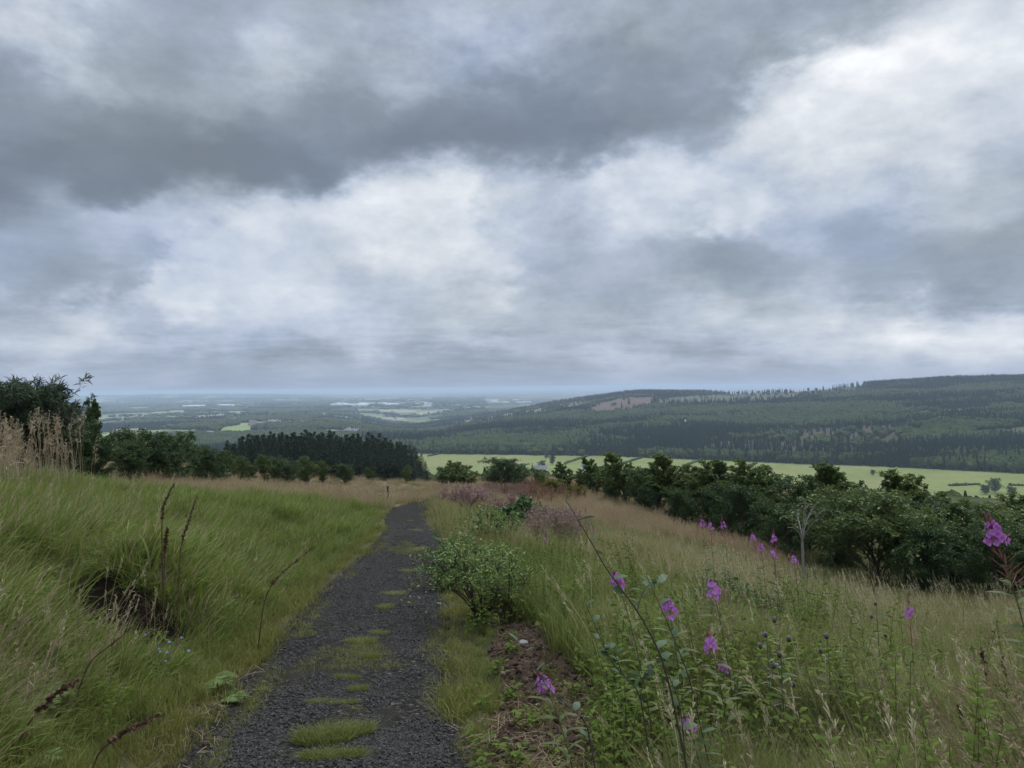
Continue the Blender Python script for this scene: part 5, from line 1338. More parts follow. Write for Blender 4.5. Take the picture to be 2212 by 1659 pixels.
def broadleaf(seed, Hh=5.0, Rx=1.7, kind='birch', limbs=26, leaves=8500, leaf=.13, lean=(0, 0), shape='egg', up=.55, twig=6, base=.10, jit=.10, wl=.30):
    """meshes (trunk, crown) of a broadleaved tree standing at the origin"""
    r = np.random.default_rng(seed); g = G()
    n = 14; s = np.linspace(0, 1, n)
    T = np.stack([lean[0] * Hh * s ** 1.6 + np.cumsum(r.normal(0, .012, n)) * Hh, lean[1] * Hh * s ** 1.6 + np.cumsum(r.normal(0, .012, n)) * Hh, s * Hh * .93], 1); T -= T[0]
    g.tube(T, np.linspace(.018, .003, n) * Hh, 7)
    segs = []
    for k in range(limbs):
        f = base + (.97 - base) * (k + r.random()) / limbs; a = k * 2.4 + r.normal(0, .3)
        if shape == 'egg': pr = math.sin(math.pi * min(1, (f * .86 + .14))) ** .7
        elif shape == 'cone': pr = (1.05 - f) ** .8
        elif shape == 'dome': pr = math.sqrt(max(.05, 1 - f ** 2.2))
        else: pr = .75 + .25 * math.sin(f * 9)
        l = Rx * pr * (.72 + .5 * r.random()); b0 = np.array([np.interp(f, s, T[:, c]) for c in range(3)])
        u_ = up * ((1 + 1.6 * f) if kind in ('alder', 'golden', 'pine') else 1.1 - .25 * f); e = b0 + np.array([math.cos(a) * l + lean[0] * l * .9, math.sin(a) * l + lean[1] * l * .9, l * u_ * (.6 + .6 * r.random())])
        e[2] = min(e[2], Hh * (1.0 + .04 * r.random()) * (1.0 if kind in ('alder', 'golden', 'pine') else 1.0 - .38 * min(1, l / Rx) ** 1.6)); e[2] = max(e[2], .15)
        P = bend(b0, e, 7, .35); g.tube(P, np.linspace(.0065 * (1.1 - .6 * f), .0016, 7) * Hh, 4); segs.append((P, l))
        for q in range(twig):
            ft = .25 + .75 * r.random(); b1 = np.array([np.interp(ft, np.linspace(0, 1, 7), P[:, c]) for c in range(3)])
            d_ = unit(np.array([math.cos(a), math.sin(a), .2]) * .5 + r.normal(0, .7, 3) + np.array([lean[0], lean[1], .35])); P2 = bend(b1, b1 + d_ * l * (.22 + .25 * r.random()), 5, 0.0)
            g.tube(P2, np.linspace(.0018, .0008, 5) * Hh, 3); segs.append((P2, l * .6))
    tm = g
    w = np.array([max(.1, l) for P, l in segs]); cnt = np.maximum(3, (leaves * w / w.sum()).astype(int))
    C, D = [], []
    for (P, l), c in zip(segs, cnt):
        f = r.random(c) ** .65; s_ = np.linspace(0, 1, len(P))
        C.append(np.stack([np.interp(f, s_, P[:, k]) for k in range(3)], 1)); D.append(np.repeat(unit(P[-1] - P[0])[None], c, 0))
    C = np.concatenate(C); D = np.concatenate(D); m = len(C)
    C = C + r.normal(0, jit * Rx * .55, C.shape) * np.array([1, 1, .8]); C[:, 2] = np.maximum(C[:, 2], .05)
    D = unit(D * .8 + r.normal(0, .65, (m, 3)) + np.array([lean[0], lean[1], 0]) * 1.5)
    gl = G(); l = leaf * (.55 + .8 * r.random(m))
    P = C[:, None] + D[:, None] * (l[:, None] * np.array([0, .5, 1.0])[None])[..., None]; P[:, 2, 2] -= l * .15
    gl.ribbons(P, l[:, None] * np.array([wl * .3, wl, wl * .25])[None], unit(np.cross(D, r.normal(0, 1, (m, 3)))), rnd=r.random(m))
    return tm.mesh('trunk', [TM['bark']]), gl.mesh('crown', [TM[kind]])

def conifer(seed, Hh=13.0, Rx=2.2, kind='spruce', whorls=26, per=7, needle=.5):
    r = np.random.default_rng(seed); g = G(); n = 10; s = np.linspace(0, 1, n)
    T = np.stack([np.cumsum(r.normal(0, .02, n)), np.cumsum(r.normal(0, .02, n)), s * Hh], 1); T -= T[0]
    g.tube(T, np.linspace(.14, .015, n), 6)
    gl = G(); Pb, Wb = [], []
    for k in range(whorls):
        f = .08 + .90 * (k / (whorls - 1)) ** .9; l0 = Rx * (1.03 - f) ** .75
        for q in range(per if f < .9 else 4):
            a = q * 6.283 / per + k * .7 + r.normal(0, .25); l = l0 * (.65 + .5 * r.random()); z0 = f * Hh + r.normal(0, .1)
            t = np.linspace(0, 1, 5)
            Pb.append(np.stack([math.cos(a) * l * t, math.sin(a) * l * t, z0 + l * (-.28 * t + .30 * t ** 2) + .03 * 0], 1))
    Pb = np.array(Pb); B = len(Pb)
    # needles: flat sprays hanging along each branch
    m = 24; f = r.random((B, m)) * .9 + .1; idx = f * 4; i0 = np.clip(idx.astype(int), 0, 3); fr = (idx - i0)[..., None]
    C = np.take_along_axis(Pb, i0[..., None], 1) * (1 - fr) + np.take_along_axis(Pb, (i0 + 1)[..., None], 1) * fr
    D = unit((Pb[:, -1] - Pb[:, 0]))[:, None] * .6 + r.normal(0, .55, (B, m, 3)) + np.array([0, 0, -.10]); D = unit(D)
    C = C.reshape(-1, 3); D = D.reshape(-1, 3); l = needle * (.5 + .8 * r.random(len(C))) * np.repeat(np.clip(np.linalg.norm(Pb[:, -1, :2] - Pb[:, 0, :2], axis=1) / Rx, .35, 1), m)
    P = C[:, None] + D[:, None] * (l[:, None] * np.array([0, .5, 1.0])[None])[..., None]
    gl.ribbons(P, l[:, None] * np.array([.09, .16, .04])[None], unit(np.cross(D, r.normal(0, 1, (len(C), 3)) + np.array([0, 0, 1.0]))), rnd=r.random(len(C)))
    top = np.stack([np.zeros(12), np.zeros(12), np.full(12, Hh * .965)], 1); D = unit(r.normal(0, .28, (12, 3)) + np.array([0, 0, 1.0])); P = top[:, None] + D[:, None] * (np.array([0, .3, .6])[None, :, None]); gl.ribbons(P, np.tile([.03, .05, .01], (12, 1)), unit(np.cross(D, r.normal(0, 1, (12, 3)))))
    return g.mesh('trunk', [TM['bark']]), gl.mesh('crown', [TM[kind]])

PR = dict(
 birch=[broadleaf(11, 5, 1.15, 'birch', 46, 24000, .080, (-.14, .02), 'egg', up=2.3, base=.04, jit=.07, twig=5), broadleaf(12, 5, 1.0, 'birch', 46, 23000, .080, (-.20, .0), 'cone', up=2.6, base=.04, jit=.07, twig=5), broadleaf(13, 5, 1.3, 'birch', 46, 24000, .080, (-.12, .05), 'egg', up=2.0, base=.04, jit=.07, twig=5)],
 willow=[broadleaf(21, 4, 1.8, 'willow', 40, 17000, .10, (-.14, 0), 'dome', base=.04, up=1.3, wl=.22, jit=.07), broadleaf(22, 4, 1.5, 'willow', 36, 14000, .10, (-.22, .03), 'egg', base=.04, up=1.6, wl=.22, jit=.07)],
 alder=[broadleaf(31, 4.5, 1.9, 'alder', 38, 19000, .095, (-.05, .0), 'dome', base=.05, wl=.36, twig=7), broadleaf(32, 4.5, 1.6, 'alder', 34, 18000, .095, (-.05, .0), 'egg', base=.05, wl=.36, twig=7)],
 golden=[broadleaf(41, 3, 1.6, 'golden', 26, 7000, .12, (0, 0), 'dome', base=.05, wl=.4)],
 open=[broadleaf(51, 5, 1.2, 'alder', 20, 5200, .16, (.05, 0), 'cone', twig=4, wl=.45, up=1.5)],
 pine=[broadleaf(61, 4, 1.9, 'pine', 60, 13000, .30, (0.02, 0), 'dome', up=2.1, base=.06, wl=.055, jit=.05)],
 spruce=[conifer(71, 13, 2.9, whorls=30, needle=.6), conifer(72, 13, 2.5, whorls=30, needle=.6), conifer(73, 13, 3.2, whorls=30, needle=.65)],
)
PH = {}
for k_, l_ in PR.items():
    PH[k_] = []
    for tm_, cm_ in l_:
        co = np.empty(len(cm_.vertices) * 3, np.float32); cm_.vertices.foreach_get('co', co); PH[k_].append(float(np.percentile(co[2::3], 99.97)))
_used = {}
def tree(kind, v, X, y, Ytop, label, wide=1.0, group='trees of the dark belt below the meadow', name=None, cat='tree', rz=None, sink=.45, flip=False):
    """plant a tree in column X at distance y so that it is as tall as the photograph shows"""
    xg = ray(X, 1100)[0] * y; zg = hz(xg, y) - sink
    tp = at(X, Ytop, y); hgt = max(.8, tp[2] - zg)
    tm, cm = PR[kind][v % len(PR[kind])]
    s = hgt / PH[kind][v % len(PR[kind])]
    root = empty(name or {'birch': 'birch_tree', 'willow': 'willow_tree', 'alder': 'alder_tree', 'golden': 'yellowing_shrub', 'open': 'thin_tree', 'pine': 'pine_tree', 'spruce': 'conifer_tree'}[kind], (xg, y, zg), label, cat, group,
                 R.normal(0, .35) if rz is None else rz, (s * wide, s * wide, s))
    link('trunk', tm, root); link('crown', cm, root)
    return root

# the belt on the right, from the track outwards
BELT = [
 ('birch',2,1010,62,1003,1.3,'low round birch beyond the bend of the track'),('alder',1,962,70,1004,.8,'slim dark tree beside the plantation edge'),('birch',0,985,64,1000,.9,'pale green birch between plantation and round birch'),
 ('alder',0,1088,60,983,1.25,'broad dark round tree standing alone against the pale field'),('alder',1,1125,62,1003,1.0,'lower shoulder tree leaning on the broad dark round one'),
 ('birch',0,1262,57,1018,.9,'low birch filling the gap behind the olive shrub'),('birch',2,1180,60,1030,.8,'pale low birch at the very head of the belt'),('golden',0,1195,52,1030,1.15,'yellowing shrub at the head of the belt'),('golden',0,1245,48,1045,1.0,'olive shrub next to the yellowing one'),
 ('birch',0,1222,57,1003,.95,'birch rising behind the yellowing shrub'),('birch',1,1285,54,1002,1.0,'birch with a leaning flame shaped top above the olive shrub'),('birch',2,1325,52,1010,.9,'round topped birch lower than its neighbours'),
 ('birch',1,1352,50,990,1.1,'tall pointed birch with a feathered top'),('alder',0,1392,49,1003,.85,'dark square topped tree between two pointed birches'),('birch',0,1425,48,1005,.95,'birch with a ragged top below the field track'),
 ('birch',1,1466,47,992,1.15,'tallest pointed birch in the middle of the belt'),('birch',2,1500,46,1012,.9,'dull green birch just past the tallest pointed one'),('birch',0,1545,45,1000,1.0,'birch with a forked top in the middle of the belt'),
 ('birch',1,1585,44,1005,.95,'slender birch behind the row of fireweed'),('birch',0,1635,42,998,1.05,'pointed birch over the low end of the fireweed row'),('alder',0,1600,40,1035,.9,'dark low tree behind the fireweed row'),('birch',2,1690,42,1012,1.1,'broad birch behind the leafless sapling'),
 ('alder',0,1745,40,1025,1.0,'deep green tree in the shadowed gap by the leafless sapling'),('birch',0,1790,39,1012,1.0,'birch beside the shadowed gap'),
 ('birch',1,1838,36,1012,1.1,'birch with a swept top behind the big willow'),('willow',0,1900,29,1045,1.22,'biggest pale green willow, wide and bushy'),('willow',1,1965,30,1050,1.05,'willow crowding the biggest one on its downhill side'),
 ('birch',1,2012,33,1032,1.25,'windswept birch with its tip blown uphill'),('alder',0,2050,31,1072,1.0,'dark rounded tree under the windswept birch'),('willow',1,2105,31,1068,1.2,'bushy willow near the end of the belt'),
 ('willow',0,2165,32,1082,1.1,'olive willow behind the largest fireweed'),('birch',2,2225,33,1075,1.1,'last birch of the belt, half out of view'),('birch',0,2300,33,1060,1.2,'birch past the end of the belt'),
 ('alder',0,2140,27,1130,.95,'low dark tree beneath the olive willow'),('alder',1,2010,27,1120,.95,'low dark tree beneath the windswept birch'),('alder',1,2230,27,1130,.95,'low dark tree under the last birch'),
 ('alder',0,1690,36,1075,.9,'low dark shrub tree beside the leafless sapling'),('alder',1,1820,34,1070,.8,'low dark tree tucked behind the big willow'),
 ('alder',0,1320,50,1045,.8,'low dark shrub tree under the round topped birch'),('alder',1,1400,46,1045,.8,'low dark shrub tree under the square topped tree'),('alder',0,1470,43,1050,.8,'low dark shrub tree under the tallest pointed birch'),('alder',1,1540,42,1050,.8,'low dark shrub tree under the forked birch'),
]
for kind, v, X, y, Yt, wd, lab in BELT: tree(kind, v, X, y, Yt + (-14 if (kind, v) == ('birch', 1) else -6 if kind == 'birch' else 3), lab, wd * (1.3 if kind == 'birch' else 1.1))
# trees of the left
LEFT = [('pine',0,48,24,806,1.0,'bushy dark pine with spiky upright shoots, tallest of the hillside'),('pine',0,-40,23,830,1.0,'pine half out of view beside the tallest one'),('pine',0,98,26,850,.9,'lower pine shoulder behind the tall dry grass'),
 ('alder',0,150,30,895,.75,'dark leafy tree beside the pine'),('open',0,200,31,862,.85,'thin topped tree with bare spires of leaves'),('alder',1,215,31,940,.95,'low dense tree under the thin topped one'),
 ('alder',0,305,37,922,.95,'dense dark tree beside the thin topped one, with a rounded crown'),('alder',1,290,35,948,.8,'low front tree below the rounded crown'),('alder',1,385,40,932,.95,'dark tree with a bumpy crown in the middle of the row'),('alder',0,355,38,958,.8,'low shrub tree filling the gap in the row'),
 ('alder',0,440,44,960,.85,'lower tree stepping down towards the plantation'),('alder',1,480,47,975,.8,'low leafy tree where the row meets the plantation'),('birch',2,525,58,985,.8,'light green shrub in front of the plantation'),('birch',0,575,62,980,.85,'rounded green shrub in front of the plantation'),
 ('alder',1,545,60,1002,.8,'low dark shrub before the plantation edge'),('birch',1,505,62,972,.9,'light birch at the uphill corner of the plantation'),('alder',1,595,64,985,.9,'leafy green shrub tree between the two rounded shrubs'),('birch',2,665,68,985,.9,'bushy green shrub in front of the middle of the plantation'),('alder',0,745,74,1000,.8,'dark low shrub in front of the lower plantation'),('alder',0,620,66,990,.8,'dark rounded shrub under the conifers'),('birch',2,700,72,995,.85,'bright leafy shrub under the conifers'),('alder',1,655,70,1008,.7,'low shrub between the dark and the bright one'),
 ('birch',0,800,78,1008,.8,'round grey green shrub near the end of the plantation'),('birch',2,880,80,1005,.7,'faint shrub at the foot of the last conifers'),('birch',0,1165,66,1018,.7,'faint distant shrub between dark tree and yellowing shrub')]
for kind, v, X, y, Yt, wd, lab in LEFT: tree(kind, v, X, y, Yt, lab, wd * (1.0 if kind in ('pine', 'open') else 1.4), group='trees along the crest by the bank', sink=.3)

# the conifer plantation: one tree after another, rows going back
PLX = [480,500,560,640,720,800,860,895,915,930]; PLY = [965,953,940,936,936,944,955,972,990,1010]
ncon = 0
for row, dep in enumerate((104, 110, 117, 125, 134, 144)):
    step = 17.5 - row * .8
    X = 486 + R.random() * 10
    while X < 928 - row * 3:
        Yt = np.interp(X, PLX, PLY) + R.normal(0, 5.5) + (14 if row == 0 else 8 if row == 1 else 3 if row == 2 else 0) * (1 + .5 * R.random())
        if X < 510: lab = 'dark conifer at the uphill end of the plantation'
        elif X > 890: lab = 'dark conifer where the plantation tapers down to the pale field'
        elif row < 2: lab = 'dark conifer in the front rows of the plantation'
        else: lab = 'dark conifer packed inside the plantation'
        tree('spruce', int(R.integers(0, 3)), X, dep + R.normal(0, 1.5), Yt, lab, 1.1 + .3 * R.random(), 'conifers of the dark plantation', rz=R.random() * 6.28)
        ncon += 1; X += step * (.7 + .6 * R.random())

# leafless sapling in front of the trees
p = base_under(1735, 22); p = hit(1735, 1205) if hit(1735, 1205)[1] < 60 else p
yb = 18.0; xb = ray(1735, 1200)[0] * yb; p = np.array([xb, yb, hz(xb, yb) - .1])
root = empty('bare_tree', tuple(p), 'leafless pale forked sapling in front of the dark trees', 'bare tree')
g = G(); b0 = at(1733, 1170, yb) - p
g.tube(bend((0, 0, 0), b0, 6, .1), np.linspace(.035, .028, 6), 6); g.obj('trunk', [TM['dead']], root)
for tx, ty, q in [(1708,1088,.5),(1718,1110,.8),(1752,1108,.7),(1762,1090,.5),(1700,1140,.6),(1740,1085,.6),(1775,1120,.5)]:
    e = at(tx, ty, yb + R.normal(0, .3)) - p; P = bend(b0, e, 9, .25); g = G(); g.tube(P, np.linspace(.02, .005, 9) * q * 1.3, 5)
    for k in range(5):
        f = .4 + .55 * R.random(); c = np.array([np.interp(f, np.linspace(0, 1, 9), P[:, j]) for j in range(3)]); g.tube(bend(c, c + np.array([R.normal(0, .12), R.normal(0, .1), .12 + .15 * R.random()]), 5, .1), .0035, 3)
    g.obj('branch', [TM['dead']], root)

# ------------------------------------------------------------------ across the valley
def wood_proto(seed, kind):
    r = np.random.default_rng(seed); g = G()
    if kind == 'round':
        for k in range(5):
            c = np.array([r.normal(0, .20), r.normal(0, .20), .45 + .30 * r.random()]); g.blob(c, (.30 + .12 * r.random(), .30 + .12 * r.random(), .26 + .10 * r.random()), 8, 6, .22)
        g.blob((0, 0, .28), (.34, .34, .30), 8, 5, .2)
    else:
        n, k = 9, 7
        for q in range(5):
            z0 = .05 + q * .19; rr = .30 * (1 - q / 5.6)
            a = np.arange(k * 2) / (k * 2) * 6.283; rad2 = rr * np.where(np.arange(k * 2) % 2, .62, 1.15) * (.8 + .4 * r.random(k * 2))
            low = np.stack([np.cos(a) * rad2, np.sin(a) * rad2, z0 - .05 + .06 * r.random(k * 2)], 1); hi = np.stack([np.cos(a) * .03, np.sin(a) * .03, np.full(k * 2, z0 + .26)], 1)
            i = np.arange(k * 2); j = (i + 1) % (k * 2); U = np.concatenate([np.tile([r.random(), .2], (k * 2, 1)), np.tile([r.random(), 1.0], (k * 2, 1))])
            g.add(np.concatenate([low, hi]), np.stack([i, j, j + k * 2, i + k * 2], 1), U)
    return g
FM = dict(
 broad=leaf_mat('far_broadleaf', (.022, .040, .016), (.085, .100, .036), trans=0, patch=.45, patch_scale=.012, rough=.95, spec=.03),
 conif=leaf_mat('far_conifer', (.015, .026, .019), (.034, .050, .030), trans=0, patch=.45, patch_scale=.010, rough=.95, spec=.03),
 wall=plain_mat('white_render', (.62, .61, .58), (.80, .79, .76), 2, .9), wall2=plain_mat('brick_walls', (.26, .19, .15), (.42, .34, .28), 2, .9),
 roof=plain_mat('slate_roof', (.09, .09, .10), (.19, .18, .19), 3, .7), shed=plain_mat('pale_sheeting', (.50, .52, .54), (.72, .73, .74), 1, .5), glass=plain_mat('greenhouse_roof', (.40, .46, .46), (.60, .66, .66), 1, .3),
 win=plain_mat('dark_panes', (.03, .035, .04), (.06, .065, .07), 2, .2, spec=.5),
)
rounds = [wood_proto(200 + k, 'round').mesh('broadleaf', [FM['broad']]) for k in range(6)]
cones = [wood_proto(300 + k, 'cone').mesh('conifer', [FM['conif']]) for k in range(6)]

def wood_object(name, x, y, s, zs, con, label):
    z = height_far(x, y) if name != 'slope_woods' else height(x, y, False)
    n = len(x)
    pick = np.where(con, 6 + R.integers(0, 6, n), R.integers(0, 6, n))
    rot = np.stack([R.normal(0, .05, n), R.normal(0, .05, n), R.random(n) * 6.28], 1)
    return gn_scatter(name, rounds + cones, np.stack([x, y, z - .6], 1), rot, np.stack([s, s, zs], 1), pick, label, 'woodland')
# the wooded hill
n = 78000
a = R.uniform(A_HILL - .06, .82, n); y0 = np.interp(a, _ba, _bd); y1 = np.interp(a, _ca, _cd)
t = R.random(n) ** .85 * 1.10 - .002; yy = y0 + (y1 - y0) * t; xx = a * yy
zz = height_far(xx, yy); X, Y = proj(xx, yy, zz)
wig = fbm(xx / 60, yy / 60, 63) - .5
opn = open_ground(X, Y, wig)
thin = fbm(xx / 220, yy / 220, 131)
keep = np.where(opn >= 0, R.random(n) < np.where(opn == 4, .55, np.where(opn == 1, .10, 0)) + np.where(opn == 6, .16, np.where(opn == 7, .25, .03)), R.random(n) < np.clip(.30 + thin * 1.2, 0, 1))
opu = np.maximum(open_ground(X, Y - 5, wig), open_ground(X, Y - 9, wig)); keep &= (opu < 0) | (opu == 6) | (opu == 4) | (R.random(n) < .30)
keep &= (t < 1.02) | (R.random(n) < .3)
con_z = fbm(xx / 330 + 5, yy / 200, 133)
con = (con_z + R.normal(0, .05, n)) > .50
con |= (t > .93) & (R.random(n) < .7)
xx, yy, con, t = xx[keep], yy[keep], con[keep], t[keep]
s = np.where(con, 8 + 4 * R.random(len(xx)), 9 + 6 * R.random(len(xx))) * .95
zs = np.where(con, 13 + 6 * R.random(len(xx)), 9.5 + 5 * R.random(len(xx)))
wood_object('hill_woods', xx, yy, s, zs, con, 'mixed woodland covering the long hill across the valley')
# edge of the wood along the field
n = 1500; a = R.uniform(FIELD_MIN_A, .82, n); y0 = np.interp(a, _ba, _bd); yy = y0 + R.random(n) * 30 + 2; xx = a * yy
con = fbm(xx / 120, yy / 50, 141) > .55
wood_object('edge_woods', xx, yy, 8 + 4 * R.random(n), 10 + 5 * R.random(n), con, 'dark edge of the woodland along the top of the pale field')
# woods and hedgerows of the plain
n = 150000
yy = np.exp(R.uniform(math.log(700), math.log(11000), n)); a = R.uniform(-.80, A_HILL + .10, n); xx = a * yy
zz = height_far(xx, yy); lum = land_colour(xx, yy, zz).sum(-1); tt, aa = hill_t(xx, yy)
X, Y = proj(xx, yy, zz)
keep = (lum < .16) & ((tt < 0) | (aa < A_HILL) | (tt > 1.15)) & ~((tt <= 0) & (aa > FIELD_MIN_A))
keep &= R.random(n) < np.clip(fbm(xx / 500, yy / 900, 151) * 1.7 - .55, .03, .6)
xx, yy = xx[keep], yy[keep]; m = len(xx)
g_ = np.clip(yy / 1700, .9, 4.5)
s = (9 + 6 * R.random(m)) * g_; zs = (8 + 4 * R.random(m)) * np.clip(g_, .9, 1.25)
wood_object('plain_woods', xx, yy, s, zs, fbm(xx / 400, yy / 600, 153) > .60, 'woods and hedgerows scattered over the distant plain')
# scrub on the slope below the hillside
n = 5200; yy = np.exp(R.uniform(math.log(85), math.log(640), n)); a = R.uniform(-.8, .85, n); xx = a * yy
keep = (fbm(xx / 60, yy / 60, 161) > .47) & ~((a < -.1) & (a > -.37) & (yy < 165)) & ~((a > .02) & (yy < 95)) & (yy > 100)
xx, yy = xx[keep], yy[keep]; m = len(xx); zg = height(xx, yy, False); hh = 3.5 + 4 * R.random(m)
# nothing on the slope stands higher than the near trees in front of it
Xp, Yp = proj(xx, yy, zg + hh)
lim = np.interp(Xp, [0, 250, 480, 900, 940, 1150, 1400, 1800, 2212], [940, 960, 990, 1010, 1012, 1022, 1035, 1045, 1075])
keep = Yp > lim; xx, yy, hh = xx[keep], yy[keep], hh[keep]; m = len(xx)
wood_object('slope_woods', xx, yy, hh * 1.1, hh * 1.2, R.random(m) < .2, 'scrub on the steep slope between the near trees and the valley')

# single trees standing in and before the field
for X, Y, hgt, rnd_, lab in [(1193,1003,14,True,'round tree on the lane at the head of the pale field'),(1180,990,11,True,'smaller tree on the lane beyond the round one'),(1172,1015,13,True,'tree beside the white farm buildings'),(1150,1018,12,False,'pointed tree beside the white farm buildings'),(1128,1018,11,True,'tree hidden behind the broad dark round tree'),
                             (1208,982,9,True,'bush at the far end of the lane'),(1465,1028,6,True,'grey bush on the near edge of the field'),(1885,1026,7,True,'grey tree behind the swept birch'),
                             (2150,1065,15,True,'tall grey green tree standing in the field near its end'),(2128,1068,10,True,'smaller tree on the track side of the tall field tree'),(2185,1072,10,True,'smaller tree on the far side of the tall field tree'),(2240,1070,11,False,'pointed tree past the tall field tree')]:
    p = hit(X, Y, 300, fine=False); p[2] = float(height_far(np.array([p[0]]), np.array([p[1]]))[0])
    kd = 'alder' if rnd_ else 'spruce'; v = int(R.integers(0, 2)); tm, cm = PR[kd][v]; sc = hgt * .95 / PH[kd][v]
    root = empty('field_tree', (p[0], p[1], p[2] - .4), lab, 'tree', 'single trees of the valley floor', R.random() * 6, (sc * 1.15, sc * 1.15, sc))
    link('trunk', tm, root); link('crown', cm, root)

# hedges between the fields
for X0, Y0, X1, Y1, lab in [(1220,1002,1268,986,'field hedge running away, first from the lane tree'),(1310,1012,1385,990,'field hedge running away, second from the lane tree'),(1475,1008,1515,994,'field hedge running away, third from the lane tree'),(1603,1014,1635,1001,'field hedge running away, fourth from the lane tree'),(2050,1050,2114,1047,'dark hedge across the field beside the tall field tree'),(2180,1049,2300,1052,'dark hedge across the field past the tall field tree'),(925,986,950,981,'short hedge at the plantation end of the field')]:
    p0, p1 = hit(X0, Y0, 300, fine=False), hit(X1, Y1, 300, fine=False); ln = np.linalg.norm(p1 - p0); m = int(min(90, max(10, ln / 3)))
    g = G()
    for k in range(m):
        f = (k + .5) / m; q = p0 + (p1 - p0) * f; zq = float(height_far(np.array([q[0]]), np.array([q[1]]))[0])
        g.blob((q[0] - p0[0] + R.normal(0, .4), q[1] - p0[1] + R.normal(0, .4), zq - p0[2] + .8), (1.5 + R.random(), max(2.2, ln / m * .8), 1.1 + .9 * R.random()), 7, 5, .25)
    o = g.obj('hedge', [FM['broad']]); o.location = tuple(p0); tag(o, lab, 'hedge', 'hedges of the pale field')

# houses and sheds
def gable(L_, Wd, hw, hr, mw, mr):
    g = G(); l, w = L_ / 2, Wd / 2; e = .35
    g.add([[-l, -w, -3], [l, -w, -3], [l, w, -3], [-l, w, -3], [-l, -w, hw], [l, -w, hw], [l, w, hw], [-l, w, hw]], [[0, 1, 5, 4], [1, 2, 6, 5], [2, 3, 7, 6], [3, 0, 4, 7]])
    g.add([[-l, -w, hw], [-l, w, hw], [-l, .02, hr], [-l, -.02, hr], [l, -w, hw], [l, w, hw], [l, .02, hr], [l, -.02, hr]], [[0, 3, 2, 1], [4, 5, 6, 7]])
    r_ = G(); r_.add([[-l - e, -w - e, hw - .25], [l + e, -w - e, hw - .25], [l + e, 0, hr + .06], [-l - e, 0, hr + .06], [-l - e, w + e, hw - .25], [l + e, w + e, hw - .25], [l + e, .001, hr + .06], [-l - e, .001, hr + .06]], [[0, 1, 2, 3], [4, 7, 6, 5]])
    return g, r_
def house_meshes(L_, Wd, hw, hr, mw, mr, windows=True):
    g, r_ = gable(L_, Wd, hw, hr, mw, mr); wn = G()
    if windows:
        for q in range(3):
            for sgn in (-1, 1): wn.box((-L_ / 2 + L_ * (q + .6) / 3.2, sgn * (Wd / 2 + .03), hw * .58), (1.2, .1, 1.3))
    ch = G(); ch.box((L_ * .42, 0, hr + .3), (.8, .9, 1.6))
    return [('walls', g.mesh('walls', [FM[mw]])), ('roof', r_.mesh('roof', [FM[mr]]))] + ([('windows', wn.mesh('windows', [FM['win']])), ('chimney', ch.mesh('chimney', [FM[mw]]))] if windows else [])
HK = dict(white=house_meshes(12, 7.5, 4.8, 7.6, 'wall', 'roof'), cottage=house_meshes(10, 7, 3.2, 5.8, 'wall', 'roof'), brick=house_meshes(11, 7.5, 4.8, 7.8, 'wall2', 'roof'),
          shed=house_meshes(46, 20, 5.0, 7.0, 'shed', 'shed', False), glass=house_meshes(38, 12, 3.0, 5.2, 'glass', 'glass', False), block=house_meshes(60, 26, 9, 10.5, 'wall', 'shed', False))
def village(kind, cx, cy, sx, sy, n, label, group, size=1.0, cat='house', name='house', rz=None, along=None):
    for k in range(n):
        X = cx + sx * (2 * R.random() - 1); Y = cy + sy * (2 * R.random() - 1) if along is None else cy + along * (X - cx) / sx + R.normal(0, sy)
        p = hit(X, Y, 500, 40000, fine=False); z = float(height_far(np.array([p[0]]), np.array([p[1]]))[0])
        kd = kind if isinstance(kind, str) else kind[int(R.integers(0, len(kind)))]
        root = empty(name, (p[0], p[1], z + .5), label, cat, group, R.normal(.1, .5) if rz is None else rz + R.normal(0, .1), size)
        for nm, me in HK[kd]:
            link(nm, me, root)
village('white', 988, 958, 34, 3, 17, 'white house of the bright village strung above the pale field', 'white houses above the field', 1.15)
village('white', 945, 962, 12, 1.5, 4, 'white house at the near end of the bright village', 'first white houses above the field', 1.1)
village('shed', 930, 937, 26, 1.5, 3, 'long pale shed at the foot of the bright green fields', 'pale sheds below green fields', 1.0, 'shed', 'long_shed', .1)
village('cottage', 1163, 1014, 12, 5, 5, 'white farm building between trees at the near edge of the field', 'white farm buildings', 1.0)
village('cottage', 1268, 1012, 8, 2, 2, 'white cottage glimpsed over the yellowing shrub', 'cottages by the lane', .9)
village('cottage', 1838, 1003, 10, 2, 3, 'white cottage against the wood at the far edge of the field', 'cottages under the wood', .9)
village(['white', 'brick', 'brick'], 610, 920, 80, 7, 46, 'house of the wide town beyond the plantation', 'houses of the town beyond the plantation', 1.1)
village(['brick', 'brick', 'white'], 795, 933, 48, 4, 28, 'house of the brownish estate behind the conifers', 'houses of the brown estate', 1.1)
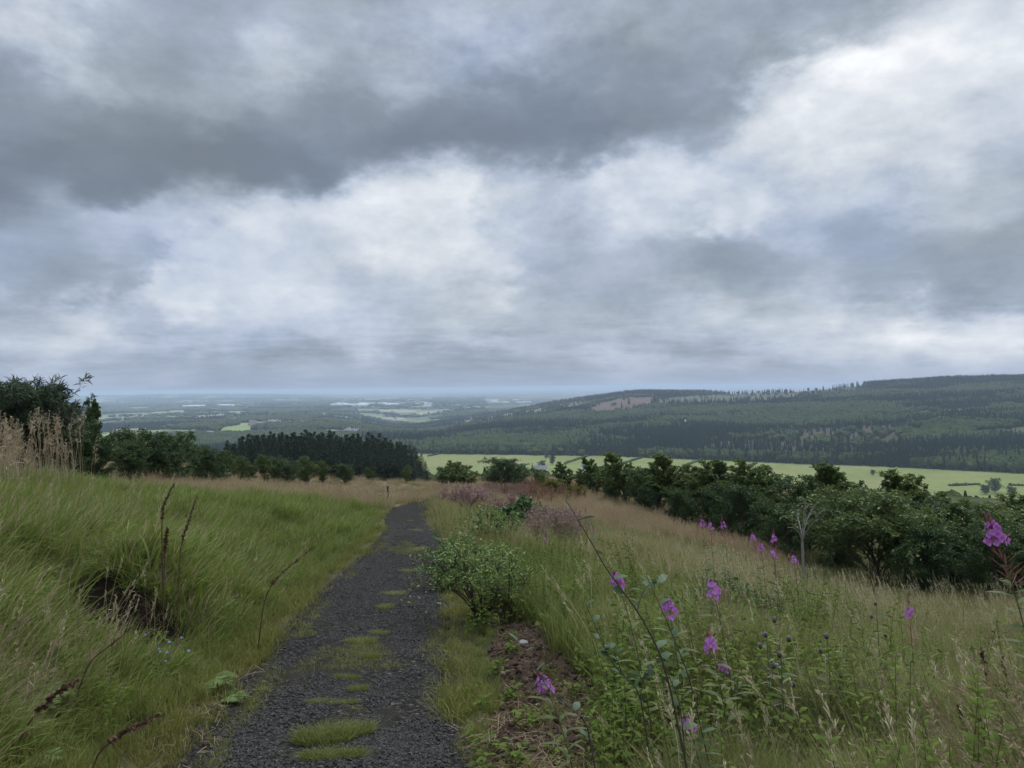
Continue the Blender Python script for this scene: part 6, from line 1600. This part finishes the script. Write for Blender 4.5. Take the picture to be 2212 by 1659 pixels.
village('shed', 620, 916, 60, 3, 4, 'long grey shed at the edge of the wide town', 'sheds of the town', .9, 'shed', 'long_shed', .05)
village('block', 795, 875, 70, 2.0, 26, 'pale block of the far town on the plain', 'blocks of the far town', 1.3, 'building', 'town_block', .05)
village('block', 490, 878, 8, 1, 2, 'white works standing far out on the plain', 'white works on the plain', 1.6, 'building', 'town_block', .05)
village('shed', 425, 880, 14, .3, 2, 'long white roof far out before the ridge', 'white roofs before the ridge', 2.6, 'shed', 'long_shed', .0)
village('glass', 1492, 913, 20, .6, 4, 'pale greenhouse in the clearing of the wooded hill', 'greenhouses on the hill', 1.0, 'greenhouse', 'greenhouse', .25, along=-2)
village('glass', 1392, 919, 18, .6, 2, 'small pale greenhouse downhill from the others', 'lower greenhouses on the hill', .8, 'greenhouse', 'greenhouse', .1)
village('white', 1120, 940, 60, 14, 7, 'lone white house among the woods of the valley', 'lone white houses in the valley', 1.0)
village('white', 560, 905, 330, 9, 26, 'scattered white farmhouse out on the plain', 'farmhouses of the plain', 1.4, 'farmhouse', 'farmhouse')
village('block', 1080, 868, 60, 4, 8, 'pale building on the plain near the end of the hill', 'pale buildings before the hill end', 1.1, 'building', 'town_block', .05)
village('block', 930, 872, 30, 5, 6, 'pale building past the far town', 'pale buildings past the far town', 1.0, 'building', 'town_block', .05)

# ------------------------------------------------------------------ air
zt = float(GZ.max()); zt = max(zt, float(_cz.max()) + 22) + 4; zb = float(GZ.min()) - 1.0
g = G(); g.box((0, 0, (zt + zb) / 2), (94000, 94000, zt - zb)); ho = None
hm_, nt, N, L = new_mat('valley_haze')
pv = nd(nt, 'ShaderNodeVolumePrincipled'); pv.inputs['Color'].default_value = (.62, .74, .91, 1); pv.inputs['Density'].default_value = HAZE; pv.inputs['Anisotropy'].default_value = .0
L.new(pv.outputs[0], nd(nt, 'ShaderNodeOutputMaterial').inputs['Volume'])
ho = g.obj('haze', [hm_]); tag(ho, 'pale bluish haze lying over the valley and plain', 'haze', None, 'stuff')
